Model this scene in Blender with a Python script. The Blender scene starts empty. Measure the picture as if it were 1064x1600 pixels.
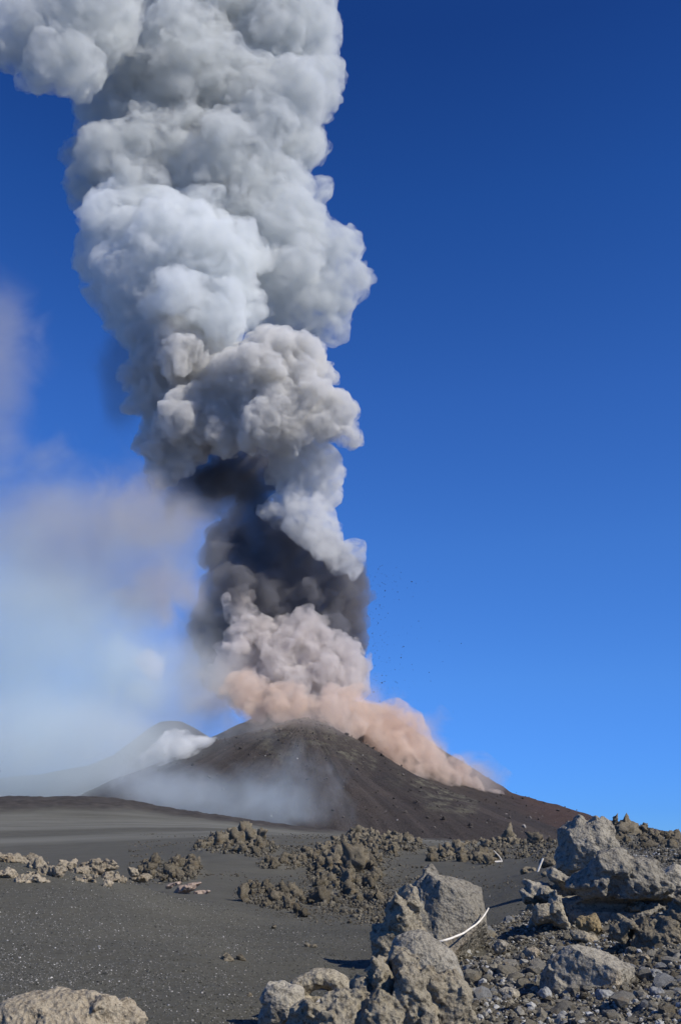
import bpy, math, random
import numpy as np
import openvdb
from mathutils import Vector, Matrix

R = math.radians
SC = bpy.context.scene
COL = SC.collection

# ------------------------------------------------------------------ camera
FPX = 1556.0                       # focal length in pixels of the 1064 x 1600 frame
PITCH = R(18.8)
cam_data = bpy.data.cameras.new("camera")
cam_data.sensor_fit = 'VERTICAL'
cam_data.sensor_height = 36.0
cam_data.lens = 36.0 * FPX / 1600.0
cam_data.clip_start = 0.1
cam_data.clip_end = 200000.0
cam = bpy.data.objects.new("camera", cam_data)
COL.objects.link(cam)
cam.location = (0, 0, 0)           # the eye; the ash at the photographer's feet is 1.6 m lower
cam.rotation_euler = (R(90) + PITCH, 0, 0)
SC.camera = cam

# ------------------------------------------------------------------ light
SUN_AZ = R(120)                    # clockwise from the view direction (+Y) : from the right, a little behind the camera
SUN_EL = R(37)
world = bpy.data.worlds.new("World")
SC.world = world
world.use_nodes = True
wn = world.node_tree
bg = wn.nodes['Background']
sky = wn.nodes.new('ShaderNodeTexSky')
sky.sky_type = 'NISHITA'
sky.sun_disc = False
sky.sun_elevation = SUN_EL
sky.sun_rotation = SUN_AZ
sky.altitude = 2000.0
sky.air_density = 1.0
sky.dust_density = 0.0
sky.ozone_density = 3.0
# the deep blue of high mountain air: the same tint all round, by height above the horizon
wco = wn.nodes.new('ShaderNodeTexCoord')
wsep = wn.nodes.new('ShaderNodeSeparateXYZ')
wn.links.new(wco.outputs['Generated'], wsep.inputs[0])
wr = wn.nodes.new('ShaderNodeValToRGB')
_st = [(0.036, (0.24, 0.582, 1.388)), (0.156, (0.39, 0.797, 1.467)), (0.287, (0.42, 0.871, 1.566)),
       (0.425, (0.363, 0.805, 1.559)), (0.587, (0.235, 0.647, 1.37)), (0.70, (0.17, 0.48, 1.11))]
while len(wr.color_ramp.elements) < len(_st): wr.color_ramp.elements.new(0.5)
for _e, (_p, _c) in zip(wr.color_ramp.elements, _st):
    _e.position = _p; _e.color = (*[v / 1.6 for v in _c], 1)
wn.links.new(wsep.outputs[2], wr.inputs[0])
wm = wn.nodes.new('ShaderNodeMix'); wm.data_type = 'RGBA'; wm.blend_type = 'MULTIPLY'; wm.inputs[0].default_value = 1.0
wn.links.new(sky.outputs[0], wm.inputs[6]); wn.links.new(wr.outputs[0], wm.inputs[7])
wv = wn.nodes.new('ShaderNodeVectorMath'); wv.operation = 'SCALE'; wv.inputs['Scale'].default_value = 1.6
wn.links.new(wm.outputs[2], wv.inputs[0])
wn.links.new(wv.outputs[0], bg.inputs['Color'])
bg.inputs['Strength'].default_value = 0.10

sun_d = bpy.data.lights.new("sun", 'SUN')
sun_d.energy = 4.9
sun_d.angle = R(0.5)
sun_d.color = (1.0, 0.935, 0.83)
sun = bpy.data.objects.new("sun", sun_d)
COL.objects.link(sun)
sdir = Vector((math.sin(SUN_AZ) * math.cos(SUN_EL), math.cos(SUN_AZ) * math.cos(SUN_EL), math.sin(SUN_EL)))
sun.rotation_euler = sdir.to_track_quat('Z', 'Y').to_euler()
sun.location = sdir * 50

SC.view_settings.view_transform = 'Standard'
SC.view_settings.look = 'None'
SC.view_settings.exposure = 0.0
SC.view_settings.gamma = 1.0
SC.view_settings.use_curve_mapping = False
cy = SC.cycles
cy.max_bounces = 12
cy.diffuse_bounces = 3
cy.volume_bounces = 8
cy.transparent_max_bounces = 64
cy.volume_step_rate = 1.0
cy.volume_max_steps = 256
cy.use_denoising = True
cy.use_adaptive_sampling = True
cy.adaptive_threshold = 0.02

# ------------------------------------------------------------------ pixel <-> place
CP, SP = math.cos(PITCH), math.sin(PITCH)
def ray(px, py):
    a = (px - 532.0) / FPX
    b = (800.0 - py) / FPX
    return a, CP - b * SP, SP + b * CP
def at(px, py, Y):
    dx, dy, dz = ray(px, py)
    t = Y / dy
    return np.array((dx * t, Y, dz * t))
def metre_per_px(p):
    return (p[1] * CP + p[2] * SP) / FPX

# ------------------------------------------------------------------ noise (numpy)
def _hash(ix, iy, iz, seed):
    h = (ix.astype(np.uint32) * np.uint32(374761393) + iy.astype(np.uint32) * np.uint32(668265263)
         + iz.astype(np.uint32) * np.uint32(2147483647) + np.uint32((seed * 974634541) & 0xffffffff))
    h = (h ^ (h >> np.uint32(13))) * np.uint32(1274126177)
    h = (h ^ (h >> np.uint32(16))) * np.uint32(2246822519)
    return h ^ (h >> np.uint32(15))
def vnoise(p, seed=0):
    """value noise in -1..1 at the points p (n x 3)"""
    f = np.floor(p); i = f.astype(np.int64); t = (p - f).astype(np.float32)
    t = t * t * t * (t * (t * 6 - 15) + 10)
    out = np.zeros(len(p), np.float32)
    for dx in (0, 1):
        wx = t[:, 0] if dx else 1 - t[:, 0]
        for dy in (0, 1):
            wy = wx * (t[:, 1] if dy else 1 - t[:, 1])
            for dz in (0, 1):
                w = wy * (t[:, 2] if dz else 1 - t[:, 2])
                h = _hash(i[:, 0] + dx, i[:, 1] + dy, i[:, 2] + dz, seed)
                out += w * (h.astype(np.float32) * np.float32(2 / 4294967295.0) - 1)
    return out
def fbm(p, octaves=4, seed=0, gain=0.5, lac=2.03):
    out = np.zeros(len(p), np.float32); a = 1.0; s = 0.0
    for o in range(octaves):
        out += a * vnoise(p, seed + o * 17); s += a
        a *= gain; p = p * lac + 3.7
    return out / s
def worley(p, seed=0):
    """distance to the nearest feature point, about 0..0.9"""
    q = p - 0.5
    f = np.floor(q); i = f.astype(np.int64)
    best = np.full(len(p), 9.0, np.float32)
    for dx in (0, 1):
        for dy in (0, 1):
            for dz in (0, 1):
                cx, cy_, cz = i[:, 0] + dx, i[:, 1] + dy, i[:, 2] + dz
                h = _hash(cx, cy_, cz, seed)
                jx = (h & np.uint32(1023)).astype(np.float32) / 1023
                jy = ((h >> np.uint32(10)) & np.uint32(1023)).astype(np.float32) / 1023
                jz = ((h >> np.uint32(20)) & np.uint32(1023)).astype(np.float32) / 1023
                d = (p[:, 0] - cx - jx) ** 2 + (p[:, 1] - cy_ - jy) ** 2 + (p[:, 2] - cz - jz) ** 2
                np.minimum(best, d, out=best)
    return np.sqrt(best)

# ------------------------------------------------------------------ meshes and objects
def mesh_np(name, verts, faces, smooth=True):
    """verts n x 3, faces m x k (one k)"""
    me = bpy.data.meshes.new(name)
    v = np.ascontiguousarray(verts, np.float32); fc = np.ascontiguousarray(faces, np.int32)
    n, k = fc.shape
    me.vertices.add(len(v)); me.vertices.foreach_set('co', v.ravel())
    me.loops.add(n * k); me.loops.foreach_set('vertex_index', fc.ravel())
    me.polygons.add(n)
    me.polygons.foreach_set('loop_start', np.arange(0, n * k, k, dtype=np.int32))
    me.polygons.foreach_set('use_smooth', np.full(n, smooth, bool))
    me.update(calc_edges=True); me.validate()
    return me
def link(name, me, mat=None, parent=None):
    o = bpy.data.objects.new(name, me)
    COL.objects.link(o)
    if mat is not None and me is not None and not me.materials:
        me.materials.append(mat)
    if parent is not None:
        o.parent = parent
    return o
def tag(o, label=None, cat=None, group=None, kind=None):
    for k, v in (('label', label), ('category', cat), ('group', group), ('kind', kind)):
        if v: o[k] = v
    return o
def attr(me, name, values):
    a = me.attributes.new(name, 'FLOAT', 'POINT')
    a.data.foreach_set('value', np.ascontiguousarray(values, np.float32))

# ------------------------------------------------------------------ node helper
class Mat:
    def __init__(self, name):
        self.m = bpy.data.materials.new(name); self.m.use_nodes = True
        self.t = self.m.node_tree
        self.out = self.t.nodes['Material Output']
        self.bsdf = self.t.nodes['Principled BSDF']
    def n(self, typ, **kw):
        nd = self.t.nodes.new(typ)
        for k, v in kw.items():
            if k.startswith('i_'): nd.inputs[k[2:].replace('_', ' ')].default_value = v
            else: setattr(nd, k, v)
        return nd
    def l(self, a, b): self.t.links.new(a, b)
    def ramp(self, fac, stops, interp='LINEAR'):
        r = self.n('ShaderNodeValToRGB'); e = r.color_ramp.elements
        r.color_ramp.interpolation = interp
        while len(e) < len(stops): e.new(0.5)
        for el, (p, c) in zip(e, stops):
            el.position = p; el.color = (*c, 1) if len(c) == 3 else c
        self.l(fac, r.inputs[0]); return r.outputs[0]
    def noise(self, scale, detail=5, rough=0.55, coord=None):
        nd = self.n('ShaderNodeTexNoise'); nd.inputs['Scale'].default_value = scale
        nd.inputs['Detail'].default_value = detail; nd.inputs['Roughness'].default_value = rough
        if coord is not None: self.l(coord, nd.inputs['Vector'])
        return nd.outputs[0]
    def voro(self, scale, coord=None, feature='F1'):
        nd = self.n('ShaderNodeTexVoronoi'); nd.feature = feature; nd.inputs['Scale'].default_value = scale
        if coord is not None: self.l(coord, nd.inputs['Vector'])
        return nd
    def mix(self, fac, a, b, blend='MIX'):
        nd = self.n('ShaderNodeMix'); nd.data_type = 'RGBA'; nd.blend_type = blend
        for sock, v in ((nd.inputs[0], fac), (nd.inputs[6], a), (nd.inputs[7], b)):
            if isinstance(v, (int, float)): sock.default_value = v
            elif isinstance(v, tuple): sock.default_value = (*v, 1)
            else: self.l(v, sock)
        return nd.outputs[2]
    def math(self, op, a, b=0.0, clamp=False):
        nd = self.n('ShaderNodeMath'); nd.operation = op; nd.use_clamp = clamp
        for sock, v in ((nd.inputs[0], a), (nd.inputs[1], b)):
            if isinstance(v, (int, float)): sock.default_value = v
            else: self.l(v, sock)
        return nd.outputs[0]
    def coord(self, which='Object'):
        return self.n('ShaderNodeTexCoord').outputs[which]
    def bump(self, height, strength=0.5, dist=0.02):
        b = self.n('ShaderNodeBump'); b.inputs['Strength'].default_value = strength
        b.inputs['Distance'].default_value = dist
        self.l(height, b.inputs['Height']); self.l(b.outputs[0], self.bsdf.inputs['Normal'])
    def base(self, c, rough=0.95):
        if isinstance(c, tuple): self.bsdf.inputs['Base Color'].default_value = (*c, 1)
        else: self.l(c, self.bsdf.inputs['Base Color'])
        self.bsdf.inputs['Roughness'].default_value = rough
        self.bsdf.inputs['Specular IOR Level'].default_value = 0.15

# ================================================================== THE GROUND
# (distance, [(px, py) ...]) : where the ground at that distance shows
LINES = [
 (3.0,  [(-400, 2400), (0, 2400), (532, 2400), (1064, 2350), (1500, 2300)]),
 (6.0,  [(-400, 1830), (0, 1830), (300, 1810), (560, 1820), (740, 1790), (1064, 1760), (1500, 1700)]),
 (9.0,  [(-400, 1625), (0, 1622), (300, 1618), (420, 1622), (560, 1640), (740, 1618), (900, 1605), (1064, 1592), (1500, 1550)]),
 (12.0, [(-400, 1525), (0, 1524), (300, 1530), (420, 1545), (560, 1552), (700, 1545), (800, 1532), (900, 1522), (1064, 1505), (1500, 1460)]),
 (16.0, [(-400, 1440), (0, 1446), (200, 1454), (300, 1468), (400, 1490), (560, 1500), (660, 1490), (740, 1472), (900, 1452), (1064, 1432), (1500, 1390)]),
 (20.0, [(-400, 1380), (0, 1390), (100, 1392), (200, 1408), (300, 1442), (400, 1462), (560, 1468), (660, 1462), (740, 1440), (820, 1425), (900, 1412), (1064, 1398), (1500, 1370)]),
 (24.5, [(-400, 1325), (0, 1344), (80, 1355), (180, 1372), (240, 1392), (320, 1416), (400, 1447), (500, 1452), (640, 1448), (740, 1420), (820, 1396), (900, 1378), (1064, 1362), (1500, 1350)]),
 (32.0, [(-400, 1372), (0, 1376), (200, 1400), (300, 1408), (400, 1420), (500, 1424), (600, 1424), (760, 1392), (820, 1372), (900, 1352), (1064, 1338), (1500, 1330)]),
 (45.0, [(-400, 1380), (0, 1380), (200, 1380), (320, 1374), (400, 1380), (500, 1385), (620, 1386), (760, 1370), (850, 1350), (900, 1335), (1064, 1322), (1500, 1330)]),
 (65.0, [(-400, 1375), (0, 1372), (200, 1355), (320, 1340), (400, 1340), (500, 1348), (620, 1352), (760, 1350), (850, 1335), (900, 1315), (960, 1306), (1064, 1314), (1500, 1360)]),
 (82.0, [(-400, 1370), (0, 1366), (200, 1345), (320, 1331), (400, 1330), (500, 1335), (620, 1336), (760, 1340), (850, 1326), (880, 1313), (920, 1300), (960, 1295), (1010, 1301), (1064, 1312), (1500, 1380)]),
 (115.0,[(-400, 1362), (0, 1352), (200, 1335), (300, 1318), (400, 1318), (500, 1318), (600, 1318), (760, 1330), (870, 1318), (960, 1312), (1064, 1325), (1500, 1390)]),
 (200.0,[(-400, 1335), (0, 1326), (200, 1313), (400, 1304), (600, 1309), (720, 1322), (870, 1322), (1064, 1335), (1500, 1390)]),
 (350.0,[(-400, 1292), (0, 1290), (200, 1286), (330, 1288), (450, 1300), (600, 1309), (870, 1320), (1064, 1338), (1500, 1390)]),
 (500.0,[(-400, 1252), (0, 1246), (100, 1243), (185, 1245), (215, 1253), (330, 1271), (450, 1291), (600, 1307), (720, 1318), (1064, 1336), (1500, 1390)]),
 (620.0,[(-400, 1262), (0, 1256), (200, 1258), (330, 1282), (450, 1302), (600, 1318), (1064, 1340), (1500, 1390)]),
 (1000.0,[(-400, 1300), (0, 1296), (200, 1300), (600, 1328), (1064, 1342), (1500, 1390)]),
 (3000.0,[(-400, 1345), (1500, 1345)]),
 (9000.0,[(-400, 1370), (1500, 1370)]),
 (60000.0,[(-400, 1360), (1500, 1360)]),
]
PHI0, PHI1, NPHI = R(-32), R(32), 257
_phis = np.linspace(PHI0, PHI1, NPHI)
_lr, _slope = [], []
for r_, pts in LINES:
    ph, sl = [], []
    for px, py in pts:
        dx, dy, dz = ray(px, py)
        ph.append(math.atan2(dx, dy)); sl.append(dz / math.hypot(dx, dy))
    s = np.interp(_phis, ph, sl)
    k = 9                                            # round the corners of the control lines
    s = np.convolve(np.pad(s, k // 2, mode='edge'), np.ones(k) / k, mode='valid')
    _lr.append(math.log(r_)); _slope.append(s)
_lr = np.array(_lr); _slope = np.array(_slope)
# finer rows: monotone cubic (PCHIP) along the distance
def _pchip(x, y, xi):
    h = np.diff(x); d = np.diff(y, axis=0) / h[:, None]
    m = np.zeros_like(y)
    for i in range(1, len(x) - 1):
        w1, w2 = 2 * h[i] + h[i - 1], h[i] + 2 * h[i - 1]
        ok = d[i - 1] * d[i] > 0
        m[i][ok] = (w1 + w2) / (w1 / d[i - 1][ok] + w2 / d[i][ok])
    m[0], m[-1] = d[0], d[-1]
    j = np.clip(np.searchsorted(x, xi) - 1, 0, len(x) - 2)
    t = ((xi - x[j]) / h[j])[:, None]; hh = h[j][:, None]
    return ((1 + 2 * t) * (1 - t) ** 2 * y[j] + t * (1 - t) ** 2 * hh * m[j]
            + t * t * (3 - 2 * t) * y[j + 1] + t * t * (t - 1) * hh * m[j + 1])
_LR0, _LR1, _NR = math.log(3.0), math.log(60000.0), 700
_rows = np.linspace(_LR0, _LR1, _NR)
_TAB = _pchip(_lr, _slope, _rows)
def smooth(e0, e1, x):
    t = np.clip((x - e0) / (e1 - e0), 0, 1); return t * t * (3 - 2 * t)
def base_height(x, y):
    x = np.asarray(x, float); y = np.asarray(y, float)
    r = np.hypot(x, y); phi = np.arctan2(x, y)
    u = np.clip((np.log(np.maximum(r, 3.0)) - _LR0) / (_LR1 - _LR0) * (_NR - 1), 0, _NR - 1.001)
    v = np.clip((phi - PHI0) / (PHI1 - PHI0) * (NPHI - 1), 0, NPHI - 1.001)
    i, j = u.astype(int), v.astype(int); fu, fv = u - i, v - j
    s = (_TAB[i, j] * (1 - fu) * (1 - fv) + _TAB[i + 1, j] * fu * (1 - fv)
         + _TAB[i, j + 1] * (1 - fu) * fv + _TAB[i + 1, j + 1] * fu * fv)
    z = s * r
    back = smooth(R(60), R(120), np.abs(phi))        # round behind the photographer the ash lies level
    z = z * (1 - back) + (-1.6 - 0.02 * np.minimum(r, 300)) * back
    near = smooth(2.0, 5.0, r)
    return z * near - 1.6 * (1 - near)
def rubble_mask(x, y):
    """1 on the stony slope at the right, 0 on clean ash"""
    r = np.hypot(x, y); phi = np.degrees(np.arctan2(x, y))
    p = np.stack([x * 0.35, y * 0.35, np.zeros_like(x)], 1)
    w = 2.2 * fbm(p, 3, 5)
    edge = np.interp(r, [6, 9, 12, 15, 17, 19, 22, 26, 40, 60, 80, 110], [4.5, 4.6, 5.0, 5.3, 6.6, 8.5, 10.5, 12.5, 12.5, 12.6, 11.0, 12.0])
    return smooth(-0.8, 0.8, phi - edge + w * 0.5) * (1 - smooth(120, 200, r))
# where clinker breaks through the ash, as seen: (px, py, rx, ry)
PATCHES = dict(
    mound=[(370, 1322, 52, 16), (330, 1328, 30, 8), (400, 1330, 32, 12)],
    low=[(285, 1362, 30, 18), (240, 1362, 22, 13), (270, 1372, 40, 8)],
    lone=[(415, 1402, 42, 16), (440, 1415, 35, 12)],
    field=[(540, 1360, 62, 40), (500, 1345, 50, 14), (550, 1405, 70, 28), (590, 1420, 45, 28), (440, 1352, 40, 9), (585, 1330, 40, 16)],
    ridge=[(620, 1318, 28, 8), (560, 1312, 40, 6), (640, 1325, 25, 7)],
    row=[(705, 1340, 34, 9), (755, 1345, 24, 8)],
    slope=[(835, 1320, 36, 14), (800, 1335, 34, 10), (850, 1330, 20, 16), (770, 1322, 60, 8)],
    rise=[(1000, 1315, 55, 14), (1040, 1325, 40, 14), (980, 1300, 30, 8), (1050, 1345, 30, 10)])
def _first_ground(px, py):
    dx, dy, dz = ray(px, py); h = math.hypot(dx, dy)
    rr = np.exp(np.linspace(math.log(5.0), math.log(400.0), 700))
    g = base_height(dx / h * rr, dy / h * rr); z = dz / h * rr
    return math.atan2(dx, dy), math.log(rr[np.argmax(g >= z)] if (g >= z).any() else 110.0)
_PATCH = []
for _ps in PATCHES.values():
    for _px, _py, _rx, _ry in _ps:
        _p0, _l0 = _first_ground(_px, _py + _ry); _p1, _l1 = _first_ground(_px, _py - _ry)
        _pc, _lc = _first_ground(_px, _py)
        _PATCH.append((_pc, (_l0 + _l1) / 2, _rx / FPX, max(0.06, abs(_l1 - _l0) / 2)))
def clinker_mask(x, y):
    phi = np.arctan2(x, y); lr = np.log(np.maximum(np.hypot(x, y), 3.0))
    m = np.zeros(len(phi))
    for pc, lc, rp, rl in _PATCH:
        m = np.maximum(m, 1 - smooth(0.55, 1.35, np.hypot((phi - pc) / rp, (lr - lc) / rl)))
    return m
def far_lava(x, y):
    """1 on the rough lava along the far ridge at the left"""
    r = np.hypot(x, y)
    p = np.stack([x * 0.01, y * 0.01, np.zeros_like(x)], 1)
    w = fbm(p, 3, 41)
    return smooth(385, 440, r + 60 * w) * (1 - smooth(600, 700, r))
def ground_height(x, y):
    x = np.atleast_1d(np.asarray(x, float)); y = np.atleast_1d(np.asarray(y, float))
    z = base_height(x, y)
    r = np.hypot(x, y)
    p = np.stack([x, y, np.zeros_like(x)], 1)
    z = z + 0.05 * fbm(p * 0.45, 3, 11) * smooth(4, 10, r) + 0.018 * fbm(p * 2.2, 3, 14) * smooth(4, 8, r) * (1 - smooth(60, 120, r))
    z = z + 0.10 * fbm(p * 0.10, 3, 12) * smooth(15, 40, r)
    z = z + 1.3 * fbm(p * 0.012, 5, 13, 0.6) * smooth(180, 450, r) * (1 - smooth(3000, 8000, r))
    q = far_lava(x, y)
    z = z + q * (1.1 * fbm(p * 0.09, 4, 31, 0.6) + 0.8 * (0.5 - worley(p * 0.16, 32)))
    c = clinker_mask(x, y) * np.minimum(r, 90.0)
    z = z + c * (0.0018 * (1 + fbm(p * 0.5, 3, 51)) + 0.004 * (0.5 - worley(p * 1.1, 52)) + 0.003 * (0.5 - worley(p * 2.7, 53)))
    m = rubble_mask(x, y)
    z = z + m * (0.10 * fbm(p * 1.6, 4, 21) + 0.05 * (0.5 - worley(p * 3.3, 22)) + 0.022 * (0.5 - worley(p * 9.0, 23)))
    return z
def gz(x, y): return float(ground_height([x], [y])[0])
def ground_many(pxy, rmax=900.0, n=320):
    """the points of the ground that show at these pixels"""
    pxy = np.atleast_2d(np.asarray(pxy, float)); out = np.zeros((len(pxy), 3))
    a = (pxy[:, 0] - 532.0) / FPX; b = (800.0 - pxy[:, 1]) / FPX
    dx, dy, dz = a, CP - b * SP, SP + b * CP
    h = np.hypot(dx, dy)
    rr = np.exp(np.linspace(math.log(5.0), math.log(rmax), n))
    for c0 in range(0, len(pxy), 400):
        k = slice(c0, c0 + 400); m = len(dx[k])
        X = (dx[k] / h[k])[:, None] * rr; Y = (dy[k] / h[k])[:, None] * rr; Z = (dz[k] / h[k])[:, None] * rr
        g = base_height(X.ravel(), Y.ravel()).reshape(m, n)
        under = g >= Z
        j = np.where(under.any(1), under.argmax(1), np.argmin(Z - g, 1))
        j = np.clip(j, 1, n - 1); i = np.arange(m)
        d0 = (Z - g)[i, j - 1]; d1 = (Z - g)[i, j]
        t = np.clip(d0 / np.where(np.abs(d0 - d1) < 1e-9, 1e-9, d0 - d1), 0, 1)
        r = rr[j - 1] + (rr[j] - rr[j - 1]) * t
        out[k, 0] = dx[k] / h[k] * r; out[k, 1] = dy[k] / h[k] * r
    out[:, 2] = ground_height(out[:, 0], out[:, 1])
    return out
def ground_at(px, py, rmax=900.0):
    return ground_many([(px, py)], rmax, 900)[0]

_ph = np.concatenate([np.radians(np.arange(-180, -40, 5.0)), np.radians(np.arange(-40, -24, 0.8)),
                      np.radians(np.arange(-24, 24, 0.085)), np.radians(np.arange(24, 40, 0.8)), np.radians(np.arange(40, 180, 5.0))])
_rr = np.concatenate([np.array([0.6, 1.5, 3.0, 4.5]), np.exp(np.arange(math.log(6.0), math.log(130.0), 0.0085)),
                      np.exp(np.arange(math.log(130.0), math.log(1000.0), 0.014)), np.exp(np.linspace(math.log(1000.0), math.log(60000.0), 40))])
PH, RR = np.meshgrid(_ph, _rr)
gx, gy = (RR * np.sin(PH)).ravel(), (RR * np.cos(PH)).ravel()
gzs = ground_height(gx, gy)
nr_, nc_ = PH.shape
a_ = (np.arange(nr_ - 1)[:, None] * nc_ + np.arange(nc_)[None, :])
b_ = (np.arange(nr_ - 1)[:, None] * nc_ + (np.arange(nc_)[None, :] + 1) % nc_)
quads = np.stack([a_, b_, b_ + nc_, a_ + nc_], 2).reshape(-1, 4)[:, ::-1]
me = mesh_np('ground', np.stack([gx, gy, gzs], 1), quads)
attr(me, 'rubble', np.maximum(rubble_mask(gx, gy), 0.85 * clinker_mask(gx, gy)))
attr(me, 'lava', far_lava(gx, gy))
attr(me, 'plain', smooth(150, 260, RR.ravel()) * (1 - far_lava(gx, gy)) * (1 - smooth(700, 900, RR.ravel())))

M = Mat('volcanic_ash')
co = M.coord('Object')
att = M.n('ShaderNodeAttribute'); att.attribute_name = 'rubble'
n1 = M.noise(0.25, 6, 0.6, co); n2 = M.noise(9.0, 6, 0.65, co); n3 = M.noise(60.0, 4, 0.7, co)
c = M.ramp(n1, [(0.3, (0.068, 0.065, 0.050)), (0.55, (0.087, 0.083, 0.064)), (0.75, (0.106, 0.100, 0.076))])
c = M.mix(M.ramp(n2, [(0.35, (0, 0, 0)), (0.7, (1, 1, 1))]), c, M.mix(0.5, c, (0.135, 0.132, 0.110)))
st = M.n('ShaderNodeMapping'); st.inputs['Scale'].default_value = (0.006, 0.03, 0.03); M.l(co, st.inputs['Vector'])
band = M.noise(1.0, 5, 0.6, st.outputs[0])
pl = M.n('ShaderNodeAttribute'); pl.attribute_name = 'plain'
c = M.mix(M.math('MULTIPLY', pl.outputs['Fac'], M.ramp(band, [(0.40, (0, 0, 0)), (0.60, (1, 1, 1))])), c, (0.165, 0.163, 0.135))
lv = M.n('ShaderNodeAttribute'); lv.attribute_name = 'lava'
lc = M.ramp(M.noise(0.16, 7, 0.7, co), [(0.35, (0.034, 0.030, 0.027)), (0.6, (0.07, 0.062, 0.053)), (0.78, (0.125, 0.112, 0.094))])
c = M.mix(lv.outputs['Fac'], c, lc)
c2 = M.ramp(n3, [(0.25, (0.055, 0.052, 0.042)), (0.55, (0.135, 0.128, 0.103)), (0.8, (0.23, 0.22, 0.185))])
c = M.mix(att.outputs['Fac'], c, c2)
M.base(c, 1.0)
hh = M.math('ADD', M.noise(28.0, 8, 0.78, co), M.math('MULTIPLY', n2, 0.6))
M.bump(hh, 0.7, 0.03)
ground = link('ground', me, M.m); ground['kind'] = 'structure'
tag(ground, label='dark grey volcanic ash slope with a stony brown right side')

# ================================================================== THE CONES
def cone_mesh(name, cx, D, left, right, base_z, gully=0.06, seed=0, n_phi=720, n_r=260, rmax=None, squash=1.0):
    """a cone whose left and right profiles are given as (px, py) seen at depth D; cx = summit pixel"""
    def prof(pts):
        c0 = at(cx[0], cx[1], D)
        q = [at(px, py, D) for px, py in pts]
        return np.array([0] + [abs(a[0] - c0[0]) for a in q]), np.array([c0[2]] + [a[2] for a in q])
    c0 = at(cx[0], cx[1], D)
    rl, zl = prof(left); rr, zr = prof(right)
    rmax = rmax or max(rl[-1], rr[-1]) * 1.15
    rad = np.linspace(0, 1, n_r) ** 0.9 * rmax
    ph = np.linspace(0, 2 * np.pi, n_phi, endpoint=False)
    P, Q = np.meshgrid(ph, rad)
    wl = 0.5 - 0.5 * np.cos(P); wl = wl * wl * (3 - 2 * wl)
    ex = lambda r, z, q: np.where(q > r[-1], z[-1] + (q - r[-1]) * (z[-1] - z[-2]) / (r[-1] - r[-2]), np.interp(q, r, z))
    z = ex(rr, zr, Q) * (1 - wl) + ex(rl, zl, Q) * wl
    X = c0[0] + Q * np.cos(P); Y = D + Q * np.sin(P) * squash
    pts = np.stack([X.ravel(), Y.ravel(), z.ravel()], 1)
    ang = np.stack([np.cos(P.ravel()) * 9, np.sin(P.ravel()) * 9, Q.ravel() * 0.004], 1)
    env = smooth(0.02, 0.25, (Q / rmax).ravel())
    dz = gully * 100 * (fbm(ang, 5, seed, 0.6) * 0.9 * env + 0.8 * fbm(pts * 0.012, 6, seed + 9, 0.58) * (0.35 + 0.65 * env) + 0.25 * (0.5 - worley(pts * 0.06, seed + 4)))
    pts[:, 2] += dz
    global STREAK
    STREAK = np.clip(0.5 + 1.1 * fbm(ang * (1.6, 1.6, 1.0), 5, seed + 20, 0.62), 0, 1), Q.ravel() / rmax
    pts[:, 2] = np.maximum(pts[:, 2], base_z)
    nr, nc = P.shape
    a = np.arange(nr - 1)[:, None] * nc + np.arange(nc)[None, :]
    b = np.arange(nr - 1)[:, None] * nc + (np.arange(nc)[None, :] + 1) % nc
    return mesh_np(name, pts, np.stack([a, b, b + nc, a + nc], 2).reshape(-1, 4)), pts

def cone_material(name, dark, warm, red, sulphur):
    M = Mat(name); co = M.coord('Object')
    n1 = M.noise(0.012, 9, 0.66, co); n2 = M.noise(0.09, 6, 0.7, co)
    c = M.ramp(n1, [(0.3, dark), (0.7, warm)])
    c = M.mix(M.ramp(n2, [(0.42, (0, 0, 0)), (0.8, (0.55, 0.55, 0.55))]), c, red)
    k = M.n('ShaderNodeAttribute'); k.attribute_name = 'streak'
    c = M.mix(M.math('MULTIPLY', M.ramp(k.outputs['Fac'], [(0.52, (0, 0, 0)), (0.8, (1, 1, 1))]), 0.35), c, tuple(v * 1.7 for v in warm))
    k2 = M.n('ShaderNodeAttribute'); k2.attribute_name = 'dusty'
    c = M.mix(M.math('MULTIPLY', k2.outputs['Fac'], M.ramp(n1, [(0.3, (0.3, 0.3, 0.3)), (0.7, (1, 1, 1))])), c, (0.15, 0.125, 0.105))
    if sulphur:
        a = M.n('ShaderNodeAttribute'); a.attribute_name = 'sulphur'
        s = M.math('MULTIPLY', a.outputs['Fac'], M.ramp(M.noise(0.06, 6, 0.75, co), [(0.46, (0, 0, 0)), (0.66, (1, 1, 1))]))
        c = M.mix(s, c, (0.21, 0.20, 0.145))
        a2 = M.n('ShaderNodeAttribute'); a2.attribute_name = 'oxide'
        c = M.mix(a2.outputs['Fac'], c, M.mix(n2, (0.072, 0.050, 0.044), (0.11, 0.073, 0.060)))
    M.base(c, 1.0)
    M.bump(M.math('ADD', n2, M.noise(0.5, 5, 0.75, co)), 0.9, 4.0)
    return M.m
MC = cone_material('cone_cinder', (0.040, 0.038, 0.040), (0.074, 0.062, 0.054), (0.090, 0.072, 0.062), True)
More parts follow.
